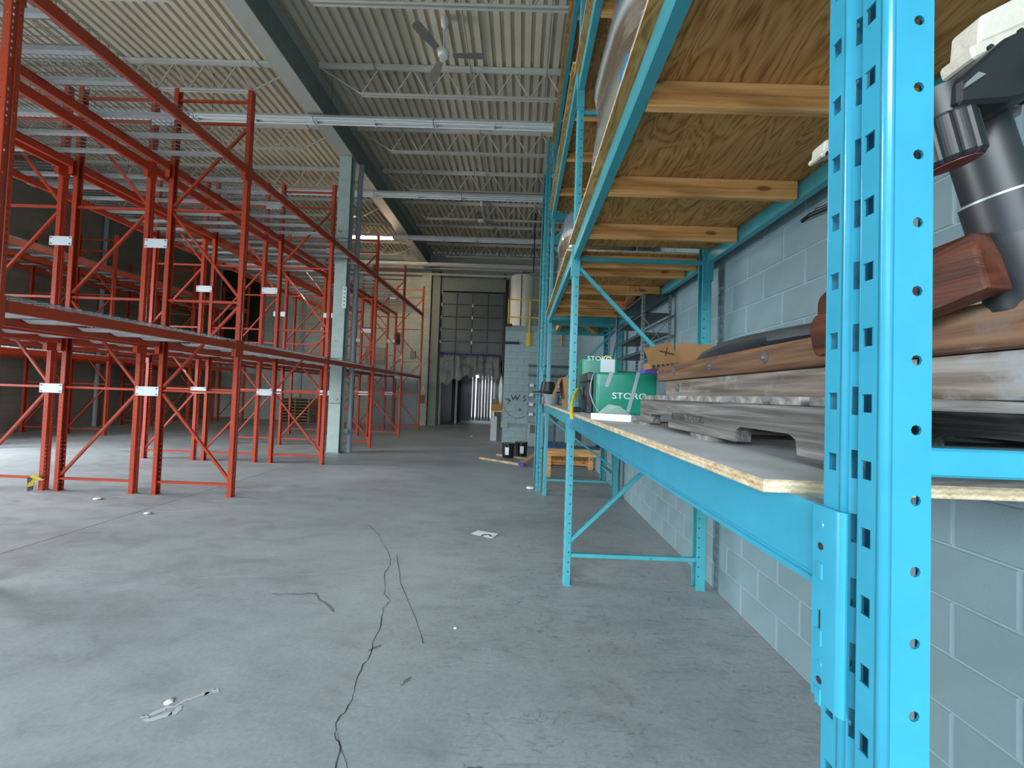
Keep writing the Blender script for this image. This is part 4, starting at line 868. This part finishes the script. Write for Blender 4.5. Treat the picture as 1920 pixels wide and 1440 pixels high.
# cut timber and buckets by the storeroom
def plank(a, b, w, h, label, mat='lumber_y', end=None):
    t = thing('floor_timber', ((a[0]+b[0])/2, (a[1]+b[1])/2, 0), label, 'timber'); MB().bar((*a[:2], a[2] if len(a) > 2 else h/2), (*b[:2], b[2] if len(b) > 2 else h/2), w, h).build('beam', M[mat], t, bevel=.004)
    if end: MB().bar(end[0], end[1], w+.004, h+.004).build('blue_end', M['purple'], t)
    return t
plank((-.86, 9.35), (.12, 8.62), .09, .045, 'long pale timber lying flat on the floor before the buckets', 'paletimber')
plank((.08, 8.42, .06), (.46, 9.15, .20), .12, .06, 'short slanting timber with blue painted end leaning by the blue posts', 'paletimber', ((.075, 8.41, .058), (.095, 8.45, .066)))
plank((-.50, 9.95), (.30, 9.45), .09, .04, 'rear floor timber partly under the black buckets', 'paletimber')
for x, y, lb in ((-.22, 9.42, 'left black bucket with white label standing on the floor timbers'), (.08, 9.72, 'right black bucket with lid standing on the floor timbers')):
    t = bucketf(x, y, .042, .135, .15, .33, M['bucket'], 'black_bucket', lb)
    m = MB(); vs = []
    for k in range(7):
        a = -PI/2-.3+.6*k/6+(-.2 if x < 0 else .1)
        for z, r in ((.12, .1452), (.29, .1512)): vs.append((x+r*math.cos(a), y+r*math.sin(a), z))
    m.add(vs, [(2*i, 2*i+1, 2*i+3, 2*i+2) for i in range(6)]).build('bucket_label', M['plate'], t); MB().lathe((x, y, .37), [(.03, .008), (.155, .006), (.158, -.006), (.15, -.01)], 22).build('lid', M['blackgloss'], t, smooth=True)
# low timber platform and pallet under the crosswise rack
lp = thing('timber_platform', (1.05, 7.95, 0), 'low timber platform with blue top behind the blue posts', 'platform')
MB().box(.52, 1.57, 7.52, 7.60, .39, .53).build('front_beam', M['lumber'], lp, bevel=.004); MB().box(.52, 1.57, 7.5, 8.5, .531, .548).build('top', paint('platform_blue', '3d6390', .6), lp); MB().box(.54, .62, 7.53, 7.61, 0, .389).build('leg', M['lumber'], lp); MB().box(.54, .62, 8.4, 8.48, 0, .53).build('leg', M['lumber'], lp); MB().box(1.48, 1.56, 8.4, 8.48, 0, .53).build('leg', M['lumber'], lp)
p2 = thing('wooden_pallet', (1.1, 9.3, 0), 'brown wooden pallet on the floor behind the low timber platform', 'pallet')
for y in (8.8, 9.25, 9.7): MB().box(.62, 1.58, y, y+.04, .016, .11).build('stringer', M['lumber'], p2)
for k in range(8): MB().box(.62+.122*k, .71+.122*k, 8.78, 9.76, .111, .128).build('deck_board', M['lumber_y'], p2)
for k in range(3): MB().box(.62+.43*k, .72+.43*k, 8.78, 9.76, 0, .0155).build('bottom_board', M['lumber_y'], p2)
mo = thing('grey_machine', (.9, 8.0, .548), 'grey boxed machine with dark base standing on the low timber platform', 'machine')
MB().box(.95, 1.5, 7.75, 8.3, .549, .95).build('body', M['machine'], mo, bevel=.02); MB().box(1.0, 1.2, 7.742, 7.75, .65, .86).build('panel', M['shelfdk'], mo); MB().bar((.70, 8.0, .55), (.72, 8.0, 1.15), .05, .05).bar((.72, 8, .95), (.62, 8, 1.18), .03, .03).bar((.72, 8, .95), (.84, 8, 1.2), .03, .03).build('stand', M['shelfdk'], mo)
# metal label rack against the storeroom wall
lr = thing('label_rack', (.85, 11.9, 0), 'thin dark steel rack with white label holders before the storeroom wall', 'shelf rack')
for x in (.20, .86, 1.52): MB().box(x, x+.03, 11.86, 11.89, 0, 2.42).build('rack_post', M['rackgrey'], lr)
for z, th in ((2.37, .035), (2.08, .05), (1.80, .02), (1.52, .02), (1.24, .02), (.95, .02)):
    s = MB().box(.20, 1.55, 11.88, 12.14, z, z+th).build('shelf', M['shelfdk'], lr)
    if z < 2:
        for k in range(3): MB().box(.28+.42*k, .40+.42*k, 11.872, 11.879, z-.05, z+.035).build('label_holder', M['plate'], s)
gm = thing('vent_cabinet', (.45, 11.65, 0), 'grey cabinet with dark louvre grille at the storeroom foot', 'cabinet')
MB().box(.26, .72, 11.5, 11.8, .04, .72).build('case', M['machine'], gm, bevel=.01); 
for k in range(7): MB().box(.33+.03*k, .345+.03*k, 11.494, 11.5, .42, .66).build('louvre', M['ink'], gm)
# marks on the storeroom wall
def pen(name, pts, w, parent, y=SY-.0065):
    m = MB()
    for a, b in zip(pts, pts[1:]): m.bar((a[0], y, a[1]), (b[0], y, b[1]), .003, w, (0, 0, 1) if abs(a[1]-b[1]) < abs(a[0]-b[0]) else (1, 0, 0)) if False else m.path([(a[0], y, a[1]), (b[0], y, b[1])], w/2, 6)
    return m.build(name, M['ink'], parent)
pen('pen_arrow', [(-.44, 1.37), (-.28, 1.30)], .02, wm); pen('pen_arrow', [(-.36, 1.38), (-.27, 1.31), (-.36, 1.23)], .02, wm)
PX = lambda P: [(p[0]*1.12+.01, (p[1]-1.39)*1.2+1.41) for p in P]
pen('pen_letter', PX([(-.24, 1.46), (-.18, 1.33), (-.12, 1.44), (-.08, 1.33), (.0, 1.47)]), .026, wm); pen('pen_letter', PX([(.015, 1.335), (.03, 1.335)]), .028, wm); pen('pen_letter', PX([(.15, 1.44), (.09, 1.42), (.10, 1.39), (.15, 1.37), (.15, 1.33), (.08, 1.31)]), .024, wm)
pen('scuff_arc', [(-.47, 1.12), (-.42, 1.0), (-.30, .87), (-.15, .80), (.0, .79), (.15, .84), (.22, .88)], .014, wm); MB().lathe((.02, SY-.005, 1.05), [(.05, 0), (.045, -.002)], 12, 'y').build('stain', M['shelfdk'], wm)
cu = thing('conduit_bracket', (-.1, SY, .55), 'pale horizontal conduits clamped low on the storeroom wall', 'conduit')
for z in (.56, .62): MB().tube((SX0-.02, SY-.04, z), (.25, SY-.04, z), .014, 8).build('tube', M['machine'], cu)
MB().box(SX0-.03, SX0+.16, SY-.06, SY-.007, .50, .68).build('junction_box', M['machine'], cu)
# tank, railing, pipes on top of the storeroom
tk = thing('water_tank', (-.04, 13.4, 3.56), 'tall cream cylindrical tank on top of the storeroom behind the yellow railing', 'tank')
MB().lathe((-.04, 13.4, 3.561), [(.3, 0), (.38, .0), (.385, 1.80), (.36, 1.87), (.2, 1.91), (.02, 1.92)], 30).build('shell', M['tank'], tk, smooth=True); MB().path([(-.06, 13.008, 3.6), (-.06, 13.008, 5.36), (-.05, 13.1, 5.46)], .014, 6).build('black_line', M['ink'], tk)
MB().path([(-.04, 13.4, 5.47), (-.04, 13.4, 5.60), (.32, 13.4, 5.60), (.32, 13.4, 7.6)], .02, 6).build('vent_pipe', M['ink'], tk)
ra = thing('yellow_railing', (.2, SY+.05, 3.0), 'yellow steel safety railing along the storeroom roof edge', 'railing')
for z in (3.83, 4.37): MB().box(-.44, 1.2, SY-.06, SY-.03, z, z+.035).build('rail', M['yellowpaint'], ra)
for x, zb_ in ((-.45, 3.62), (.20, 2.98), (1.18, 3.0)): MB().box(x, x+.04, SY-.06, SY-.012, zb_, 4.40).build('upright', M['yellowpaint'], ra)
MB().box(.14, .30, SY-.02, SY-.008, 2.98, 3.38).build('mount_plate', M['yellowpaint'], ra)
for k, x in enumerate((.62, .70, .80)): tag(MB().tube((x, 13.0+.1*k, 3.561), (x+.02, 13.2+.1*k, 4.55-.08*k), .022, 8).build('dark_pipe', M['ink'], smooth=True), f'dark upright pipe on the storeroom roof, {["left", "middle", "right"][k]} of three', 'pipe', 'dark pipes leaning on the storeroom roof')
for z, x1 in ((3.03, -.07), (3.56, -.30)): tag(MB().box(SX0-.03, x1, *((SY-.08, SY-.007) if z < 3.2 else (SY-.14, SY-.07)), z, z+.07).build('black_bumper', M['ink']), 'black rubber bar sticking out %s on the storeroom wall' % ('below the railing' if z < 3.2 else 'beside the tank base'), 'bumper')
# ---------------------------------------------------------------- dock door
dd = thing('door_1', (-2.27, YB, 3.2), 'grey sectional overhead dock door raised halfway, with small white hinges', 'overhead door'); dd['kind'] = 'structure'
rows = 5; cols = 4; pz = (6.05-3.25)/rows; px = (DX1-DX0-.06)/cols
pan = MB().box(-px/2+.012, px/2-.012, -.02, .02, -pz/2+.012, pz/2-.012).box(-px/2+.07, px/2-.07, -.026, -.02, -pz/2+.07, pz/2-.07).mesh('door_panel', M['doorpanel'], bevel=.006)
for r in range(rows):
    for c_ in range(cols): link('door_panel', pan, dd, (DX0+.03+px*(c_+.5), YB+.06, 3.25+pz*(r+.5)))
MB().box(DX0-.05, DX1+.05, YB+.252, YB+.27, 3.2, 6.3).build('door_backing', M['doorpanel'], dd)
for r in range(1, rows+1):
    for x in (DX0+.04, -2.27):
        if not (r == rows and x > -3): MB().box(x-.035, x+.035, YB+.02, YB+.04, 3.25+pz*r-.10, 3.25+pz*r+.05).build('hinge', M['plate'], dd)
sh = thing('door_shaft', (-2.27, YB-.1, 6.8), 'black torsion spring shaft above the dock door', 'door shaft'); MB().tube((-3.75, YB-.12, 6.80), (-.80, YB-.12, 6.80), .022, 8).build('shaft', M['ink'], sh); MB().tube((-3.2, YB-.12, 6.80), (-1.1, YB-.12, 6.80), .05, 10).build('spring', M['ink'], sh)
for x in (-3.78, -.84): MB().box(x-.05, x+.05, YB-.18, YB-.03, 6.7, 6.9).build('bracket', M['ink'], sh)
tr = thing('door_seal', (-.72, YB-.1, 0), 'black rubber dock door seal strip at the right jamb', 'seal'); MB().box(-.80, -.66, YB-.16, YB-.01, .9, 6.65).build('strip', M['ink'], tr)
sheet = MB(); vs = []; nx = 30
for i in range(nx+1):
    x = DX0+.05+(DX1-DX0-.12)*i/nx; y = YB-.06+.035*math.sin(i*1.7)+.02*math.sin(i*.6)
    zb_ = 2.02+.22*math.cos((i/nx-.55)*5)+.10*math.sin(i*1.1)
    if i > nx*.82: zb_ += .3*(i/nx-.82)/.18
    for u in (0, .33, .66, 1): vs.append((x, y+.02*math.sin(i*2.3+u*4), 3.2+(zb_-3.2)*u-.0))
sheet.add(vs, [(4*i+k, 4*i+k+1, 4*i+5+k, 4*i+4+k) for i in range(nx) for k in range(3)])
tag(sheet.build('plastic_sheet', M['sheet'], smooth=True), 'ragged translucent plastic sheet hanging below the dock door', 'plastic sheet')
bt = thing('tape_line', (-2.27, YB-.08, 3.18), 'knotted dark blue tie cord along the top of the plastic sheet', 'cord'); cm_ = MB()
cm_.path([(DX0+(DX1-DX0)*k/16, YB-.16, 3.26-.10*k/16+.02*math.sin(k*2)) for k in range(17)], .022, 6)
for k in range(17): x = DX0+.06+(DX1-DX0-.1)*k/16; cm_.bar((x, YB-.16, 3.14-.08*k/16), (x+random.uniform(-.05, .05), YB-.16, 3.34-.08*k/16+random.uniform(0, .06)), .02, .025)
cm_.build('cord', M['tape'], bt)
sc_ = thing('strip_curtain', (-2.1, YB+2.3, 0), 'dark vinyl strip curtain across the corridor with bright gaps', 'strip curtain'); xs = -3.25; rr = random.Random(5)
MB().box(-3.4, -.95, YB+2.26, YB+2.34, 2.42, 2.55).build('rail', M['rackgrey'], sc_)
MB().box(-3.45, -3.0, YB+2.3, YB+2.33, 0, 2.42).build('side_board', M['corridor'], sc_)
gaps = [.008, .022, .012, .03, .06, .02, .028, .022, .016, .045, .02, .012, .008, .012, .008]; xs = -2.98
for k, gp in enumerate(gaps):
    w = .128; MB().bar((xs+w/2, YB+2.3+.02*(k % 2), .12), (xs+w/2+rr.uniform(-.01, .01), YB+2.3+.02*(k % 2), 2.43), .004, w, (1, 0, 0)).build('strip', M['vinyl'], sc_); xs += w+gp
struct(box('window_1', M['farlight'], -3.0, -1.5, YB+6.95, YB+6.98, 0.05, 2.6))
for x, lb in ((-3.66, 'left of the dock opening'), (-3.05, 'inside the corridor')):
    tag(box('steel_post', M['bollard'], x-.05, x+.05, YB+.3 if x < -3.5 else YB+1.2, YB+.4 if x < -3.5 else YB+1.3, 0, 2.5), f'slim pale grey steel post standing {lb}', 'post')
el = thing('glowing_box', (-1.9, YB+.5, 2.3), 'small glowing white box hanging behind the plastic sheet', 'lamp'); MB().box(-2.02, -1.88, YB+.10, YB+.16, 2.20, 2.34).build('glow_box', emit('box_glow', 'eaf6f2', .9), el); MB().tube((-1.95, YB+.13, 2.34), (-1.95, YB+.13, 3.2), .006, 5).build('hanger', M['ink'], el)  # small box with an even white glow of its own
# by the right jamb: bollard, yellow table with box, pale wrap
tag(MB().box(-.90, -.70, 12.95, 13.1, 0, .78).build('grey_bollard', M['bollard'], bevel=.006), 'short square grey bollard left of the storeroom corner', 'bollard')
yt = thing('yellow_table', (-.75, 14.6, 0), 'small yellow table beside the storeroom, holding a cardboard box', 'table'); MB().box(-1.0, -.52, 14.4, 14.9, .86, .91).build('table_top', M['yellowpaint'], yt)
for x in (-.99, -.57):
    for y in (14.41, 14.85): MB().box(x, x+.04, y, y+.04, 0, .86).build('leg', M['yellowpaint'], yt)
ybx = thing('cardboard_box', (-.75, 14.65, .91), 'small brown cardboard box on the yellow table', 'box'); MB().box(-.98, -.55, 14.45, 14.85, .911, 1.14).build('carton', M['card'], ybx); MB().box(-.96, -.57, 14.62, 14.86, 1.141, 1.30).build('upper_carton', M['carddk'], ybx)
tag(blob('hanging_cloth', M['cloth'], [(12.75, -.59, 1.75, .03, .1), (12.85, -.60, 1.62, .07, .34), (12.97, -.60, 1.6, .08, .45), (13.09, -.60, 1.62, .06, .36), (13.15, -.59, 1.7, .03, .15)]), 'pale crumpled cloth hanging at the storeroom corner above the box', 'cloth')
# back wall left: stack of pallets, wall devices
zz = 0
for k in range(8):
    t = thing('wooden_pallet', (-9.35, 17.3, zz), f'pale wooden pallet in the far stack by the back wall, {ORD[k]} from the floor', 'pallet', 'pallets stacked by the back wall')
    for x in (-9.95, -9.37, -8.79): MB().box(x, x+.04, 16.8, 17.8, zz+.016, zz+.11).build('stringer', M['paletimber'], t)
    for i in range(5): MB().box(-9.97, -8.73, 16.8+.22*i, 16.9+.22*i, zz+.111, zz+.127).build('deck_board', M['paletimber'], t)
    for i in range(3): MB().box(-9.97, -8.73, 16.8+.44*i, 16.9+.44*i, zz+.0, zz+.0155).build('bottom_board', M['paletimber'], t)
    zz += .128
tag(MB().box(-7.0, -6.1, YB-.13, YB-.001, 2.7, 3.4).build('wall_cabinet', M['machine'], bevel=.01), 'grey electrical cabinet on the back wall behind the red racks', 'cabinet')
tag(MB().box(-5.75, -5.5, YB-.1, YB-.001, 3.6, 4.1).build('wall_device', M['ink'], bevel=.01), 'small black device mounted on the back wall above the grey cabinet', 'device'); tag(MB().box(-5.0, -4.75, YB-.08, YB-.001, 3.0, 3.3).build('wall_box', M['rackgrey'], bevel=.01), 'small grey switch box on the back wall near the pilaster', 'switch box')
tag(MB().box(-4.33, -4.25, YB-.30, YB-.281, 1.55, 1.75).build('light_switch', M['plate']), 'white switch plate on the pilaster left of the dock door', 'switch'); tag(MB().box(-4.40, -4.20, YB-.30, YB-.281, .95, 1.35).build('notice', M['carddk']), 'brown faded notice on the pilaster below the switch plate', 'notice')
for x, lb in ((-9.9, 'thin vertical pipe on the back wall left of the grey double door'), (-11.2, 'thin vertical pipe on the back wall beside the dark upper opening')): tag(MB().tube((x, YB-.06, 0), (x, YB-.06, 7.1), .04, 8).build('wall_pipe', M['pipe'], smooth=True), lb, 'pipe')
tag(MB().tube((XL+.08, 13.0, 0), (XL+.08, 13.0, 7.1), .06, 8).build('wall_pipe', M['pipe'], smooth=True), 'pale vertical pipe on the dark left wall', 'pipe')
for z, lb in ((7.02, 'upper'), (6.98-.22, 'lower')): tag(MB().tube((XL+.1, YB-.25, z), (XR-.1, YB-.25, z), .06, 8).build('sprinkler_pipe', M['joist'], smooth=True), f'{lb} white pipe running across the top of the back wall', 'pipe')
